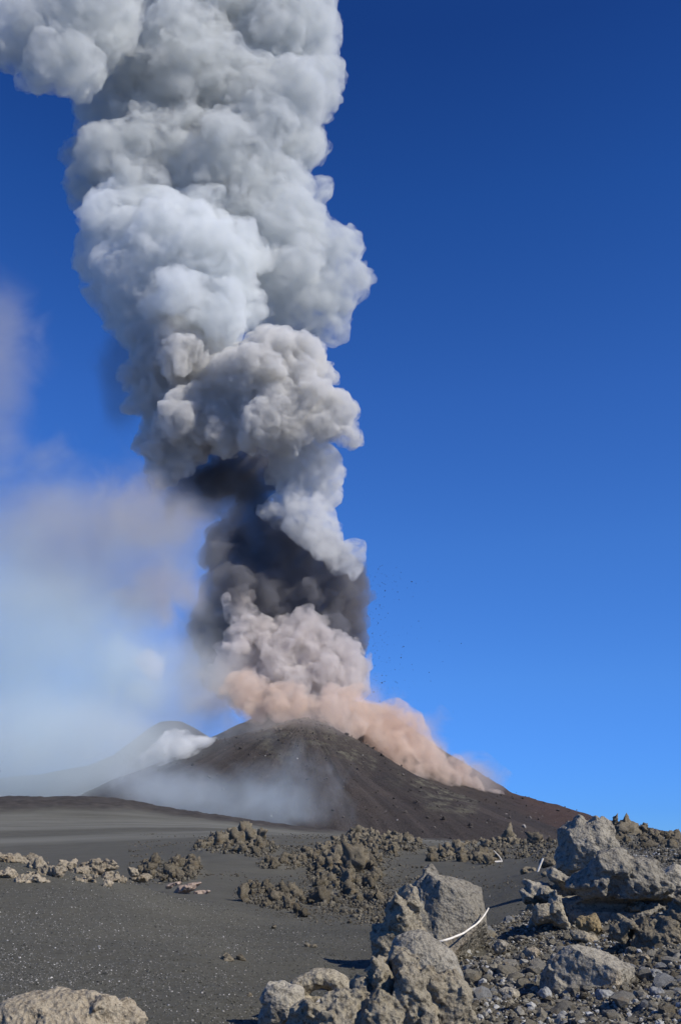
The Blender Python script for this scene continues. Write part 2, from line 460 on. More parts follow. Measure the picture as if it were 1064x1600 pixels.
# the far flank, then the nearer dark flank with sulphur along its right shoulder
me, p = cone_mesh('far_flank', (530, 1092), 1480.0,
                  [(430, 1110), (300, 1175), (150, 1260)],
                  [(600, 1108), (640, 1138), (690, 1174), (740, 1207), (800, 1244), (860, 1262), (930, 1284), (1000, 1298), (1064, 1313), (1200, 1345)], -60, 0.05, 3)
qx = p[:, 0]
attr(me, 'sulphur', np.zeros(len(p)))
foot = at(800, 1244, 1480.0)
attr(me, 'oxide', smooth(foot[0] - 60, foot[0] + 10, qx) * 0.9)
attr(me, 'streak', STREAK[0]); attr(me, 'dusty', 0.6 * (1 - smooth(0.15, 0.55, STREAK[1])))
far_flank = link('mountain', me, MC); far_flank['kind'] = 'structure'
tag(far_flank, label='far flank of the volcano running down to a reddish right foot')
me, p = cone_mesh('near_flank', (478, 1122), 1200.0,
                  [(450, 1128), (400, 1146), (330, 1166), (300, 1180), (240, 1204), (190, 1224), (100, 1270)],
                  [(510, 1132), (560, 1160), (600, 1184), (640, 1209), (700, 1240), (760, 1262), (810, 1279), (870, 1303), (960, 1345)], -60, 0.045, 8)
sh = np.zeros(len(p))
for px, py, rad, w in ((545, 1172, 26, 0.9), (572, 1193, 22, 0.8), (690, 1240, 40, 1.0), (660, 1225, 25, 0.8), (725, 1255, 30, 0.8), (440, 1165, 50, 0.45), (500, 1150, 40, 0.6), (620, 1215, 22, .3)):
    # spots on the flank facing the viewer
    dx, dy, dz = ray(px, py)
    d = np.hypot((p[:, 0] / p[:, 1] - dx / dy), (p[:, 2] / p[:, 1] - dz / dy)) * FPX
    sh = np.maximum(sh, w * (1 - smooth(0.3, 1.0, d / rad)))
attr(me, 'sulphur', sh * (p[:, 1] < 1230))
attr(me, 'oxide', np.zeros(len(p)))
attr(me, 'streak', STREAK[0]); attr(me, 'dusty', 0.75 * (1 - smooth(0.05, 0.30, STREAK[1])))
near_flank = link('mountain', me, MC); near_flank['kind'] = 'structure'
tag(near_flank, label='dark brown near flank of the erupting cone with pale sulphur streaks')
MS = cone_material('old_cone_cinder', (0.055, 0.055, 0.058), (0.08, 0.075, 0.072), (0.09, 0.08, 0.075), False)
me, p = cone_mesh('side_cone', (267, 1126), 1950.0,
                  [(250, 1129), (235, 1138), (180, 1182), (140, 1200), (60, 1218), (-60, 1232), (-200, 1260)],
                  [(285, 1128), (300, 1135), (340, 1160), (420, 1215), (600, 1300)], -60, 0.03, 15)
attr(me, 'streak', STREAK[0]); attr(me, 'dusty', STREAK[1] * 0)
side_cone = link('mountain', me, MS); side_cone['kind'] = 'structure'
tag(side_cone, label='smaller hazy side cone left of the erupting cone')

# ================================================================== THE SMOKE
def balls_world(balls, D, rng, kids=10, kid_r=(0.3, 0.55), grand=0):
    """(px, py, r_px[, depth in px]) -> centres and radii in metres, each with smaller billows on its skin"""
    out = []
    for b in balls:
        c = at(b[0], b[1], D); s = metre_per_px(c)
        if len(b) > 3: c = at(b[0], b[1], D + b[3] * s); s = metre_per_px(c)
        r = b[2] * s
        out.append((*c, r))
        for _ in range(kids):
            v = rng.normal(size=3); v /= np.linalg.norm(v)
            kr = r * rng.uniform(*kid_r); kc = c + v * (r - kr * rng.uniform(0.15, 0.6))
            out.append((*kc, kr))
            for _ in range(grand):
                v2 = rng.normal(size=3); v2 += v * 1.2; v2 /= np.linalg.norm(v2)
                gr = kr * rng.uniform(0.28, 0.5)
                out.append((*(kc + v2 * (kr - gr * rng.uniform(0.1, 0.5))), gr))
    return np.array(out)
def smoke_mesh(name, B, vox, seed, warp=((45.0, 9.0), (14.0, 3.0)), puffs=((30.0, 5.0), (13.0, 2.6)), fine=((6.0, 1.2),), k=2.5, rough=((22.0, 3.0), (9.0, 1.6))):
    pad = 3 * vox + sum(a for _, a in warp) + sum(a for _, a in puffs) + sum(a for _, a in rough)
    lo = (B[:, :3] - B[:, 3:]).min(0) - pad; hi = (B[:, :3] + B[:, 3:]).max(0) + pad
    n = np.ceil((hi - lo) / vox).astype(int) + 1
    band = pad - vox
    # the sum of balls, worked out on a coarser grid of its own, is read through a warp below
    ax = [lo[i] + vox * np.arange(n[i]) for i in range(3)]
    F = np.zeros(n, np.float32)
    for x, y, z, r in B:
        rr = r + band
        s = [slice(max(0, int((c - rr - l) / vox)), int((c + rr - l) / vox) + 2) for c, l in zip((x, y, z), lo)]
        d = np.sqrt(((ax[0][s[0]] - x) ** 2)[:, None, None].astype(np.float32) + ((ax[1][s[1]] - y) ** 2)[None, :, None].astype(np.float32) + ((ax[2][s[2]] - z) ** 2)[None, None, :].astype(np.float32)) - np.float32(r)
        F[s[0], s[1], s[2]] += np.exp(np.clip(d / -k, -60, 60))
    F = -k * np.log(np.maximum(F, 1e-25))
    I = np.argwhere(np.abs(F) < band)
    P = (lo + vox * I).astype(np.float32)
    W = P.copy()
    for j, (size, amp) in enumerate(warp):
        W += amp * np.stack([vnoise(P / size, seed + 3 * j + c) for c in range(3)], 1)
    # read the field at the warped place (trilinear)
    u = np.clip((W - lo) / vox, 0, np.array(n) - 1.001); i0 = u.astype(int); t = (u - i0).astype(np.float32)
    f = np.zeros(len(P), np.float32)
    for dx in (0, 1):
        for dy in (0, 1):
            for dz in (0, 1):
                w = (t[:, 0] if dx else 1 - t[:, 0]) * (t[:, 1] if dy else 1 - t[:, 1]) * (t[:, 2] if dz else 1 - t[:, 2])
                f += w * F[i0[:, 0] + dx, i0[:, 1] + dy, i0[:, 2] + dz]
    for j, (size, amp) in enumerate(puffs):
        f = f + amp * (worley(W / size, seed + 31 + j) * 2.0 - 1.0)
    for j, (size, amp) in enumerate(rough):
        f = f + amp * vnoise(P / size, seed + 51 + j)
    F[I[:, 0], I[:, 1], I[:, 2]] = f
    g = openvdb.FloatGrid(1e3); g.copyFromArray(F)
    v, t, q = g.convertToPolygons(0.0, 0.0)
    v = v * vox + lo
    q = np.asarray(q)
    for j, (size, amp) in enumerate(fine):
        nrm = vert_normals(v, q)
        v = v - nrm * (amp * (0.5 - worley(v / size, seed + 71 + j) * 1.2))[:, None]
    print(name, n, len(I), len(v))
    return mesh_np(name, v, q)
def vert_normals(v, q):
    fn = np.cross(v[q[:, 2]] - v[q[:, 0]], v[q[:, 3]] - v[q[:, 1]])
    out = np.zeros_like(v)
    for c in range(3):
        w = np.repeat(fn[:, c], 4)
        out[:, c] = np.bincount(q.ravel(), weights=w, minlength=len(v))
    return out / (np.linalg.norm(out, axis=1, keepdims=True) + 1e-9)
def smoke_mat(name, color, density, aniso=0.1, body=True, mottle=None):
    """a cloud of even density; a dense one also has a skin that is all but clear"""
    M = Mat(name); t = M.t
    t.nodes.remove(M.bsdf)
    v = M.n('ShaderNodeVolumePrincipled')
    v.inputs['Color'].default_value = (*color, 1)
    v.inputs['Density'].default_value = density
    v.inputs['Anisotropy'].default_value = aniso
    M.l(v.outputs[0], M.out.inputs['Volume'])
    if body:
        a = M.n('ShaderNodeBsdfTransparent'); b = M.n('ShaderNodeBsdfDiffuse'); b.inputs['Color'].default_value = (*color, 1)
        mx = M.n('ShaderNodeMixShader'); mx.inputs[0].default_value = 0.02
        M.l(a.outputs[0], mx.inputs[1]); M.l(b.outputs[0], mx.inputs[2]); M.l(mx.outputs[0], M.out.inputs['Surface'])
    if mottle:                                       # uneven density: (size of the lumps in m, least, most, step rate)
        size, dlo, dhi, step = mottle
        co = M.coord('Object')
        nz = M.n('ShaderNodeTexNoise'); nz.inputs['Scale'].default_value = 1.0 / size; nz.inputs['Detail'].default_value = 4.0
        nz.inputs['Roughness'].default_value = 0.6; nz.inputs['Distortion'].default_value = 0.8
        M.l(co, nz.inputs['Vector'])
        r = M.n('ShaderNodeMapRange'); M.l(nz.outputs[0], r.inputs[0])
        for k_, v_ in zip((1, 2, 3, 4), (0.38, 0.62, dlo, dhi)): r.inputs[k_].default_value = v_
        M.l(r.outputs[0], v.inputs['Density'])
        M.m.cycles.volume_step_rate = step
    else:
        M.m.cycles.homogeneous_volume = True
    return M.m

rng = np.random.default_rng(7)
CR = 1400.0                                          # depth of the vents
UP = [(50, 40, 66, -170), (8, 62, 40, -180), (130, 30, 85, -150), (118, 100, 44, -170), (80, 95, 40, -180), (140, 40, 80), (230, 50, 105), (330, 30, 110), (430, 60, 95), (482, 140, 48), (475, 30, 55), (300, 150, 120),
      (205, 190, 80), (410, 190, 95), (462, 225, 45), (165, 245, 50), (152, 290, 42), (250, 280, 105), (360, 300, 110), (440, 310, 62), (455, 380, 70),
      (525, 395, 48), (540, 440, 38), (495, 450, 55), (430, 450, 80), (512, 510, 24), (470, 490, 45), (300, -60, 130), (430, -60, 90), (150, -70, 120)]
FACE = [(190, 360, 62, -60), (165, 405, 42, -50), (275, 400, 85, -90), (335, 415, 70, -100), (235, 455, 75, -80), (185, 445, 42, -60), (305, 490, 80, -90), (365, 470, 45, -90), (230, 510, 45, -60), (250, 345, 50, -60), (310, 350, 45, -60)]
HEAD = [(430, 560, 56, -110), (472, 562, 42, -110), (400, 598, 58, -120), (468, 620, 50, -120), (497, 590, 24, -110), (430, 640, 56, -130), (517, 655, 40, -110), (545, 682, 22, -110),
        (365, 600, 55, -110), (285, 560, 75, -80), (262, 625, 55, -70), (300, 650, 65, -80), (350, 655, 48, -100), (252, 690, 42, -60), (262, 730, 26, -60), (400, 660, 40, -120)]
NECK = [(480, 712, 44, -60), (508, 735, 34, -60), (450, 722, 32, -60), (505, 770, 28, -50), (440, 790, 28, -60), (480, 805, 38, -70), (500, 838, 34, -70), (530, 868, 30, -70), (552, 884, 17, -70), (462, 770, 30, -60)]
DARK = [(370, 858, 48), (420, 850, 50), (398, 812, 34), (450, 880, 60), (500, 920, 66), (360, 930, 48), (345, 985, 40), (420, 950, 80), (520, 955, 48), (480, 1010, 75), (355, 1040, 45), (410, 1060, 60), (392, 785, 24), (405, 750, 26), (440, 740, 30), (375, 742, 26), (335, 752, 24), (392, 716, 26), (350, 728, 22), (424, 706, 28), (545, 925, 28), (549, 975, 25), (545, 1010, 24), (540, 890, 24), (500, 1060, 60)]
PINK = [(375, 948, 24, -70), (388, 980, 27, -80), (418, 992, 24, -80), (460, 990, 28, -90), (482, 985, 28, -90), (440, 1030, 40, -90), (378, 1030, 34, -80), (500, 1020, 34, -90), (540, 1030, 28, -80), (560, 1042, 18, -70),
        (470, 1068, 42, -90), (520, 1066, 42, -90), (405, 1075, 34, -90), (566, 1078, 14, -70), (360, 1060, 28, -60)]
DUST = [(430, 1104, 22, -235), (470, 1112, 20, -235), (400, 1088, 24, -210), (500, 1108, 22, -235), (450, 1090, 26, -210), (395, 1110, 18, -220), (515, 1098, 22, -190), (532, 1120, 18, -220), (380, 1070, 24, -180), (550, 1090, 22, -150),
        (540, 1108, 24, -150), (570, 1118, 28, -150), (602, 1126, 26, -150), (560, 1136, 20, -190), (630, 1146, 26, -150), (600, 1155, 24, -170), (620, 1178, 22, -170), (650, 1170, 24, -150),
        (665, 1190, 24, -150), (685, 1205, 22, -150), (700, 1222, 18, -150), (715, 1212, 20, -130), (742, 1232, 17, -130), (770, 1243, 12, -110), (645, 1198, 18, -170)]
def plume(name, balls, mat, label, seed, vox=3.0, kids=9, cat='smoke', grand=0, kid_r=(0.3, 0.55), **kw):
    me = smoke_mesh(name, balls_world(balls, CR, rng, kids, kid_r, grand), vox, seed, **kw)
    o = link(name, me, mat); tag(o, label, cat)
    return o
def veil(name, px, py, rx, ry, D, color, density, label, lo=0.25, hi=0.95, scale=2.0, wisp=2.2, rot=0.0, rd=None, seed=0, aniso=0.2, edge=0.9, cat='smoke'):
    """thin smoke: a lens of air whose density breaks up in wisps and fades at the rim"""
    c = at(px, py, D); s = metre_per_px(c)
    import bmesh
    bm = bmesh.new(); bmesh.ops.create_icosphere(bm, subdivisions=3, radius=1.0)
    me = bpy.data.meshes.new(name); bm.to_mesh(me); bm.free()
    o = link(name, me); o.location = c
    o.scale = (rx * s, (rd or min(rx, ry)) * s, ry * s)
    o.rotation_euler = (0, R(rot), 0)
    M = Mat(name + '_air'); M.t.nodes.remove(M.bsdf)
    co = M.coord('Object')
    ln = M.n('ShaderNodeVectorMath', operation='LENGTH'); M.l(co, ln.inputs[0])
    fall = M.n('ShaderNodeMapRange', interpolation_type='SMOOTHSTEP')
    M.l(ln.outputs['Value'], fall.inputs[0])
    for k_, v_ in zip((1, 2, 3, 4), (1.0, 1.0 - edge, 0.0, 1.0)): fall.inputs[k_].default_value = v_
    mp = M.n('ShaderNodeMapping'); mp.inputs['Location'].default_value = (seed * 3.1, seed * 1.7, 0)
    g = max(rx, ry); mp.inputs['Scale'].default_value = (rx / g, (rd or min(rx, ry)) / g, ry / g)
    M.l(co, mp.inputs['Vector'])
    nz = M.n('ShaderNodeTexNoise'); nz.inputs['Scale'].default_value = scale; nz.inputs['Detail'].default_value = 6
    nz.inputs['Roughness'].default_value = 0.56; nz.inputs['Distortion'].default_value = 0.8
    M.m.cycles.volume_step_rate = 0.45
    M.l(mp.outputs[0], nz.inputs['Vector'])
    f = M.math('ADD', fall.outputs[0], M.math('MULTIPLY', M.math('SUBTRACT', nz.outputs[0], 0.5), wisp))
    r = M.n('ShaderNodeMapRange', interpolation_type='SMOOTHSTEP'); M.l(f, r.inputs[0])
    for k_, v_ in zip((1, 2, 3, 4), (lo, hi, 0.0, density)): r.inputs[k_].default_value = v_
    v = M.n('ShaderNodeVolumePrincipled'); v.inputs['Color'].default_value = (*color, 1); v.inputs['Anisotropy'].default_value = aniso
    M.l(r.outputs[0], v.inputs['Density']); M.l(v.outputs[0], M.out.inputs['Volume'])
    me.materials.append(M.m)
    tag(o, label, cat)
    return o
W_ = (0.972, 0.974, 0.962)
plume('ash_plume', UP, smoke_mat('pale_grey_smoke', (0.845, 0.866, 0.862), 0.05, mottle=(30.0, 0.003, 0.062, 0.12)), 'tall pale grey ash plume rising to the top of the sky', 1, kids=5, k=7.0, puffs=((38.0, 8.0), (15.0, 4.0)), rough=((22.0, 4.0), (8.0, 2.0)))
plume('smoke_billow', FACE, smoke_mat('white_smoke', (0.915, 0.937, 0.938), 0.06, mottle=(26.0, 0.005, 0.075, 0.14)), 'bright white billow on the left front of the tall plume', 2, k=5.0, rough=((22.0, 4.0), (8.0, 2.0)))
plume('smoke_billow', HEAD, smoke_mat('buff_smoke', (0.875, 0.87, 0.85), 0.10, mottle=(17.0, 0.010, 0.15, 0.14)), 'buff cauliflower billow halfway up the plume above the dark column', 3, vox=2.2, kids=12, kid_r=(0.25, 0.5), grand=5, k=1.5,
      warp=((40.0, 8.0), (12.0, 2.5)), puffs=((20.0, 4.5), (9.0, 2.2)), rough=((9.0, 1.4), (5.0, 0.7)))
plume('smoke_billow', NECK, smoke_mat('blue_grey_smoke', (0.88, 0.885, 0.88), 0.07, mottle=(18.0, 0.005, 0.10, 0.12)), 'blue grey wisp of smoke curling over the dark ash column', 4, vox=2.4, kid_r=(0.25, 0.5))
plume('ash_column', DARK, smoke_mat('dark_ash', (0.33, 0.33, 0.355), 0.045, mottle=(30.0, 0.02, 0.06, 0.12)), 'dark brown black ash column jetting from the crater', 5, k=4.0, kids=12, kid_r=(0.22, 0.5), grand=2, vox=2.6, puffs=((24.0, 5.0), (11.0, 2.5)), rough=((12.0, 2.0), (6.0, 1.0)))
plume('ash_cloud', PINK, smoke_mat('pinkish_ash', (0.875, 0.835, 0.81), 0.10, mottle=(16.0, 0.008, 0.13, 0.12)), 'pinkish grey burst of ash low in front of the dark column', 6, vox=2.2, kids=12, kid_r=(0.25, 0.5), grand=4, k=1.5,
      warp=((30.0, 6.0), (11.0, 2.5)), puffs=((18.0, 4.0), (8.0, 2.0)), rough=((9.0, 1.4), (5.0, 0.7)))
plume('dust_cloud', DUST, smoke_mat('orange_dust', (0.945, 0.82, 0.715), 0.05, mottle=(14.0, 0.004, 0.08, 0.06)), 'orange dust rolling down the right shoulder of the cone', 7, vox=2.2, cat='dust', kid_r=(0.25, 0.5))
BR, BL, WH = (0.86, 0.80, 0.74), (0.85, 0.94, 0.96), (0.92, 0.97, 0.975)
veil('smoke_haze', -25, 580, 165, 270, 1150, (0.78, 0.76, 0.745), 0.0075, 'faint brown smoke drifting high at the left edge', rd=120, seed=1, wisp=1.8)
veil('smoke_haze', 110, 850, 380, 215, 1230, (0.76, 0.755, 0.74), 0.0085, 'brown smoke band left of the dark column', rd=220, seed=2, wisp=2.0, scale=2.6)
veil('smoke_haze', 250, 930, 120, 90, 1250, (0.88, 0.80, 0.72), 0.016, 'tan smoke puff beside the dark ash column', seed=3, wisp=2.4)
veil('smoke_haze', 10, 1060, 420, 330, 1170, BL, 0.0085, 'wide pale blue smoke bank above the lower left slope', lo=0.05, hi=1.0, rd=300, seed=4, scale=2.6, wisp=1.7)
veil('smoke_haze', 60, 1180, 400, 140, 1080, WH, 0.010, 'whitish smoke lying along the ridge at lower left', lo=0.05, hi=0.95, rd=260, seed=5, wisp=1.8, scale=3.0)
veil('smoke_haze', 210, 1040, 85, 150, 1200, WH, 0.014, 'soft white steam leaning above the side cone', seed=14, wisp=2.4, rot=-12)
veil('smoke_haze', 330, 1255, 340, 100, 850, (0.86, 0.95, 0.985), 0.009, 'thin blue smoke rising along the foot of the cone', rd=150, seed=6, rot=10, wisp=2.0, scale=3.0)
veil('smoke_haze', 455, 1235, 150, 100, 880, (0.86, 0.95, 0.985), 0.008, 'blue smoke wisps climbing the dark front of the cone', rd=70, seed=16, wisp=2.8, scale=2.8)
veil('smoke_haze', 250, 1232, 150, 50, 930, WH, 0.013, 'pale smoke spilling over the left foot of the near flank', lo=0.05, hi=0.95, rd=90, seed=18, wisp=2.2, rot=8, scale=2.6)
veil('smoke_haze', 285, 1090, 150, 190, 1260, (0.88, 0.90, 0.90), 0.0085, 'grey blue haze between the side cone and the dark column', lo=0.05, hi=1.0, rd=120, seed=17, wisp=1.8, scale=2.6)
veil('smoke_haze', 235, 800, 140, 105, 1300, (0.86, 0.79, 0.73), 0.011, 'tan smoke joining the left band to the dark column', lo=0.1, hi=1.0, rd=90, seed=19, wisp=2.0, scale=2.6)
veil('ash_veil', 195, 580, 75, 190, 1420, (0.42, 0.42, 0.44), 0.011, 'dark ash falling on the left side of the plume', seed=7, cat='ash', wisp=1.8)
veil('ash_veil', 320, 765, 150, 95, 1400, (0.40, 0.40, 0.42), 0.045, 'dark ash curtain under the buff billow', seed=8, cat='ash', wisp=1.6, rd=80)
veil('ash_veil', 540, 960, 55, 130, 1400, (0.40, 0.37, 0.38), 0.035, 'dark ash falling on the right of the ash column', seed=9, cat='ash', wisp=1.2)
veil('ash_veil', 320, 1010, 75, 170, 1400, (0.5, 0.46, 0.46), 0.016, 'dark ash hanging left of the pinkish burst', seed=10, cat='ash', wisp=1.4)
veil('dust_haze', 620, 1145, 140, 80, 1300, (0.95, 0.83, 0.74), 0.03, 'thin orange dust blown off the right shoulder', seed=11, rot=35, cat='dust')
veil('dust_haze', 715, 1205, 130, 50, 1300, (0.94, 0.85, 0.78), 0.035, 'thin dust trailing down the right flank', seed=13, rot=30, cat='dust', rd=40)
veil('dust_haze', 350, 1080, 100, 100, 1300, (0.93, 0.87, 0.83), 0.016, 'thin pinkish dust left of the summit', seed=12, cat='dust')
veil('dust_haze', 470, 1140, 150, 60, 1170, (0.93, 0.85, 0.78), 0.016, 'thin dust veiling the summit of the near flank', seed=15, cat='dust', rd=60)
STEAM = [(x, y, r, -330) for x, y, r in ((304, 1163, 14), (322, 1160, 9), (287, 1170, 16), (268, 1177, 18), (250, 1185, 16), (235, 1193, 11), (272, 1158, 10), (255, 1168, 13), (310, 1172, 10))]
plume('steam_cloud', STEAM, smoke_mat('white_steam', (0.985, 0.988, 0.98), 0.08, mottle=(14.0, 0.01, 0.14, 0.12)), 'bright white steam in the saddle between the two cones', 8, vox=2.2, cat='steam', warp=((25.0, 8.0), (9.0, 3.0)))
PUFF = [(238, 1045, 9, -330), (243, 1036, 7, -330), (234, 1035, 6, -330), (242, 1056, 6, -330), (236, 1026, 6, -330)]
plume('steam_cloud', PUFF, smoke_mat('white_puff', (0.985, 0.988, 0.98), 0.03), 'small white steam puff above the side cone', 9, vox=2.2, cat='steam', warp=((20.0, 6.0), (9.0, 3.0)))

# ================================================================== ROCKS
def rock_material(name, dark, mid, pale, fine=1.0, speck=0.5):
    M = Mat(name); co = M.coord('Object')
    n1 = M.noise(2.2 * fine, 6, 0.62, co); n2 = M.noise(14.0 * fine, 6, 0.7, co); n3 = M.noise(70.0 * fine, 3, 0.7, co)
    c = M.ramp(n1, [(0.32, mid), (0.52, tuple((a + b) / 2 for a, b in zip(mid, pale))), (0.72, pale)])
    c = M.mix(M.ramp(n2, [(0.34, (1, 1, 1)), (0.52, (0, 0, 0))]), c, dark)
    c = M.mix(M.math('MULTIPLY', M.ramp(n3, [(0.5, (0, 0, 0)), (0.72, (1, 1, 1))]), speck), c, tuple(min(1, v * 1.5) for v in pale))
    st = M.noise(0.9 * fine, 5, 0.7, co)                # rusty and ochre stains
    c = M.mix(M.math('MULTIPLY', M.ramp(st, [(0.54, (0, 0, 0)), (0.66, (1, 1, 1))]), 0.55), c, tuple(v * k for v, k in zip(pale, (0.82, 0.64, 0.44))))
    ve = M.voro(38.0 * fine, co)                        # vesicles
    c = M.mix(M.ramp(ve.outputs[0], [(0.10, (0.85, 0.85, 0.85)), (0.26, (0, 0, 0))]), c, dark)
    oi = M.n('ShaderNodeObjectInfo')
    hv = M.n('ShaderNodeHueSaturation'); M.l(c, hv.inputs['Color'])
    mr = M.n('ShaderNodeMapRange'); M.l(oi.outputs['Random'], mr.inputs[0]); mr.inputs[3].default_value = 0.78; mr.inputs[4].default_value = 1.22
    M.l(mr.outputs[0], hv.inputs['Value'])
    M.base(hv.outputs[0], 0.95)
    h = M.math('ADD', M.math('MULTIPLY', n2, 1.0), M.math('MULTIPLY', n3, 0.5))
    h = M.math('ADD', h, M.math('MULTIPLY', M.voro(26.0 * fine, co).outputs[0], 0.7))
    M.bump(h, 0.8, 0.03 / fine)
    return M.m
RK_BROWN = rock_material('brown_lava', (0.08, 0.066, 0.046), (0.265, 0.231, 0.166), (0.375, 0.335, 0.252))
RK_GREY = rock_material('grey_lava', (0.08, 0.071, 0.056), (0.25, 0.227, 0.178), (0.36, 0.331, 0.268))
RK_TAN = rock_material('tan_crust', (0.11, 0.088, 0.06), (0.245, 0.208, 0.147), (0.35, 0.302, 0.222))
RK_OCHRE = rock_material('ochre_lava', (0.09, 0.065, 0.035), (0.21, 0.16, 0.085), (0.31, 0.245, 0.14))
RK_CLINK = rock_material('clinker_lava', (0.042, 0.035, 0.025), (0.13, 0.111, 0.078), (0.225, 0.196, 0.142))
RK_PALE = rock_material('pale_stone', (0.13, 0.13, 0.125), (0.24, 0.24, 0.23), (0.34, 0.345, 0.335))
RK_RED = rock_material('red_pale_strip', (0.16, 0.11, 0.085), (0.30, 0.225, 0.175), (0.42, 0.34, 0.27))

def rock_sdf(name, blobs, Y, mat, label, seed, vox_px=1.7, rough=((40, 4.0), (14, 2.2), (6, 1.4)), pits=((9, 2.0),), k=0.9, cat='boulder', group=None, cuts=()):
    """lumps (px, py, dpx, rx, rd, ry, kind, tilt) : kind 'f' = faceted, 'e' = round ; dpx = depth from Y ; all in picture pixels turned into metres at Y"""
    rs = np.random.default_rng(seed)
    s = metre_per_px(at(532, 1450, Y))
    Bl = []
    for b in blobs:
        c = at(b[0], b[1], Y); c[1] += b[2] * s
        Bl.append((c, np.array(b[3:6]) * s, b[6] if len(b) > 6 else 'e', R(b[7]) if len(b) > 7 else 0.0))
    pad = (sum(a for _, a in rough) + 4) * s + 3 * vox_px * s
    lo = np.min([c - r * 1.25 for c, r, _, _ in Bl], 0) - pad; hi = np.max([c + r * 1.25 for c, r, _, _ in Bl], 0) + pad
    vox = vox_px * s
    n = np.ceil((hi - lo) / vox).astype(int) + 1
    G = np.stack(np.meshgrid(*[lo[i] + vox * np.arange(n[i]) for i in range(3)], indexing='ij'), -1).reshape(-1, 3).astype(np.float32)
    kk = k * s
    Wp = G + (1.3 * s) * np.stack([vnoise(G / (18 * s), seed + 90 + c) for c in range(3)], 1)
    S = np.zeros(len(G), np.float32)
    for c, r, kind, tilt in Bl:
        q = Wp - c.astype(np.float32)
        if tilt:
            ct, st = math.cos(tilt), math.sin(tilt)
            q = np.stack([q[:, 0] * ct + q[:, 2] * st, q[:, 1], -q[:, 0] * st + q[:, 2] * ct], 1)
        q = q / r
        if isinstance(kind, (list, tuple)):              # a block cut by the given planes (x right, y away, z up, offset)
            qq = q * r / s
            d = np.full(len(q), -900.0, np.float32)
            for nx, ny, nz, hh in kind:
                l_ = math.sqrt(nx * nx + ny * ny + nz * nz)
                d = np.maximum(d, (qq[:, 0] * (nx / l_) + qq[:, 1] * (ny / l_) + qq[:, 2] * (nz / l_)) - hh)
            d = d * s / r.min()
        elif kind == 'f':
            d = np.full(len(q), -9.0, np.float32)
            dirs = rs.normal(size=(13, 3)); dirs /= np.linalg.norm(dirs, axis=1, keepdims=True)
            for m in dirs: d = np.maximum(d, q @ m.astype(np.float32) - np.float32(rs.uniform(0.72, 0.98)))
            d = np.maximum(d, np.linalg.norm(q, axis=1) - 1.12)
        else:
            d = np.linalg.norm(q, axis=1) - 1.0
        S += np.exp(np.clip(-d * np.float32(r.min()) / kk, -60, 60))
    F = -kk * np.log(np.maximum(S, 1e-25))
    band = np.abs(F) < pad
    P = G[band] / s
    f = F[band]
    for j, (size, amp) in enumerate(rough): f += amp * s * vnoise(P / size, seed + 5 * j)
    for j, (size, amp) in enumerate(pits): f += amp * s * np.clip(0.42 - worley(P / size, seed + 40 + j), 0, 1) * 2.2
    F[band] = f
    for cpx, cpy, cd, crx, crd, cry in cuts:            # hollows
        c = at(cpx, cpy, Y); c[1] += cd * s
        d = (1.0 - np.linalg.norm((Wp - c) / (np.array((crx, crd, cry)) * s), axis=1)) * min(crx, crd, cry) * s
        F = np.maximum(F, d)
    g = openvdb.FloatGrid(1e3); g.copyFromArray(F.reshape(n).astype(np.float32))
    v, t, q = g.convertToPolygons(0.0, 0.0)
    v = v * vox + lo; q = np.asarray(q)[:, ::-1]
    base = np.array(((v[:, 0].min() + v[:, 0].max()) / 2, (v[:, 1].min() + v[:, 1].max()) / 2, v[:, 2].min()))
    me = mesh_np(name, v - base, q[:, ::-1])
    o = link(name, me, mat); o.location = base
    tag(o, label, cat, group)
    return o

# --- the crag at the bottom centre, and what leans on it
rock_sdf('lava_crag', [(642, 1578, 0, 44, 55, 72, 'f', 6), (700, 1590, 8, 34, 45, 62, 'f', -8), (728, 1612, 4, 20, 30, 34, 'f', -8), (590, 1590, -8, 38, 50, 50, 'f', 12), (540, 1586, -4, 38, 45, 44, 'f', -4),
                       (495, 1598, -12, 42, 45, 32, 'f', 6), (598, 1532, 20, 26, 34, 36, 'f', 22), (566, 1556, 18, 24, 30, 32, 'f', -10), (632, 1512, 22, 24, 34, 32, 'f', 10), (520, 1580, 6, 24, 30, 22, 'f', 0),
                       (672, 1540, 4, 22, 30, 30, 'f', 30), (612, 1570, -20, 18, 26, 30, 'f', 40), (475, 1590, -6, 24, 30, 20, 'f', 12)],
         8.9, RK_BROWN, 'largest brown crag with deep crevices at the bottom middle', 101, vox_px=1.7, rough=((30, 4.0), (12, 3.2), (6, 1.8)), pits=((10, 2.6), (5, 1.2)), k=0.5)
rock_sdf('boulder', [(655, 1512, 0, 50, 45, 52, 'e', 0), (688, 1530, 0, 34, 40, 50, 'e', 0)], 10.4, RK_GREY,
         'smooth grey rounded boulder between the crag and the stick', 102, rough=((40, 5.0), (14, 1.6), (5, 0.8)), pits=((6, 0.7),))
BLOCK = [(0.33, -0.22, 0.91, 44), (-0.86, -0.15, 0.42, 54), (0.96, -0.15, 0.1, 56), (0.12, -0.95, 0.22, 40), (-0.55, -0.78, 0.25, 45), (0, 0, -1, 62), (0, 1, 0.1, 46), (0.7, -0.35, -0.62, 54), (0.55, -0.7, 0.45, 46), (-0.2, 0.6, 0.75, 52)]
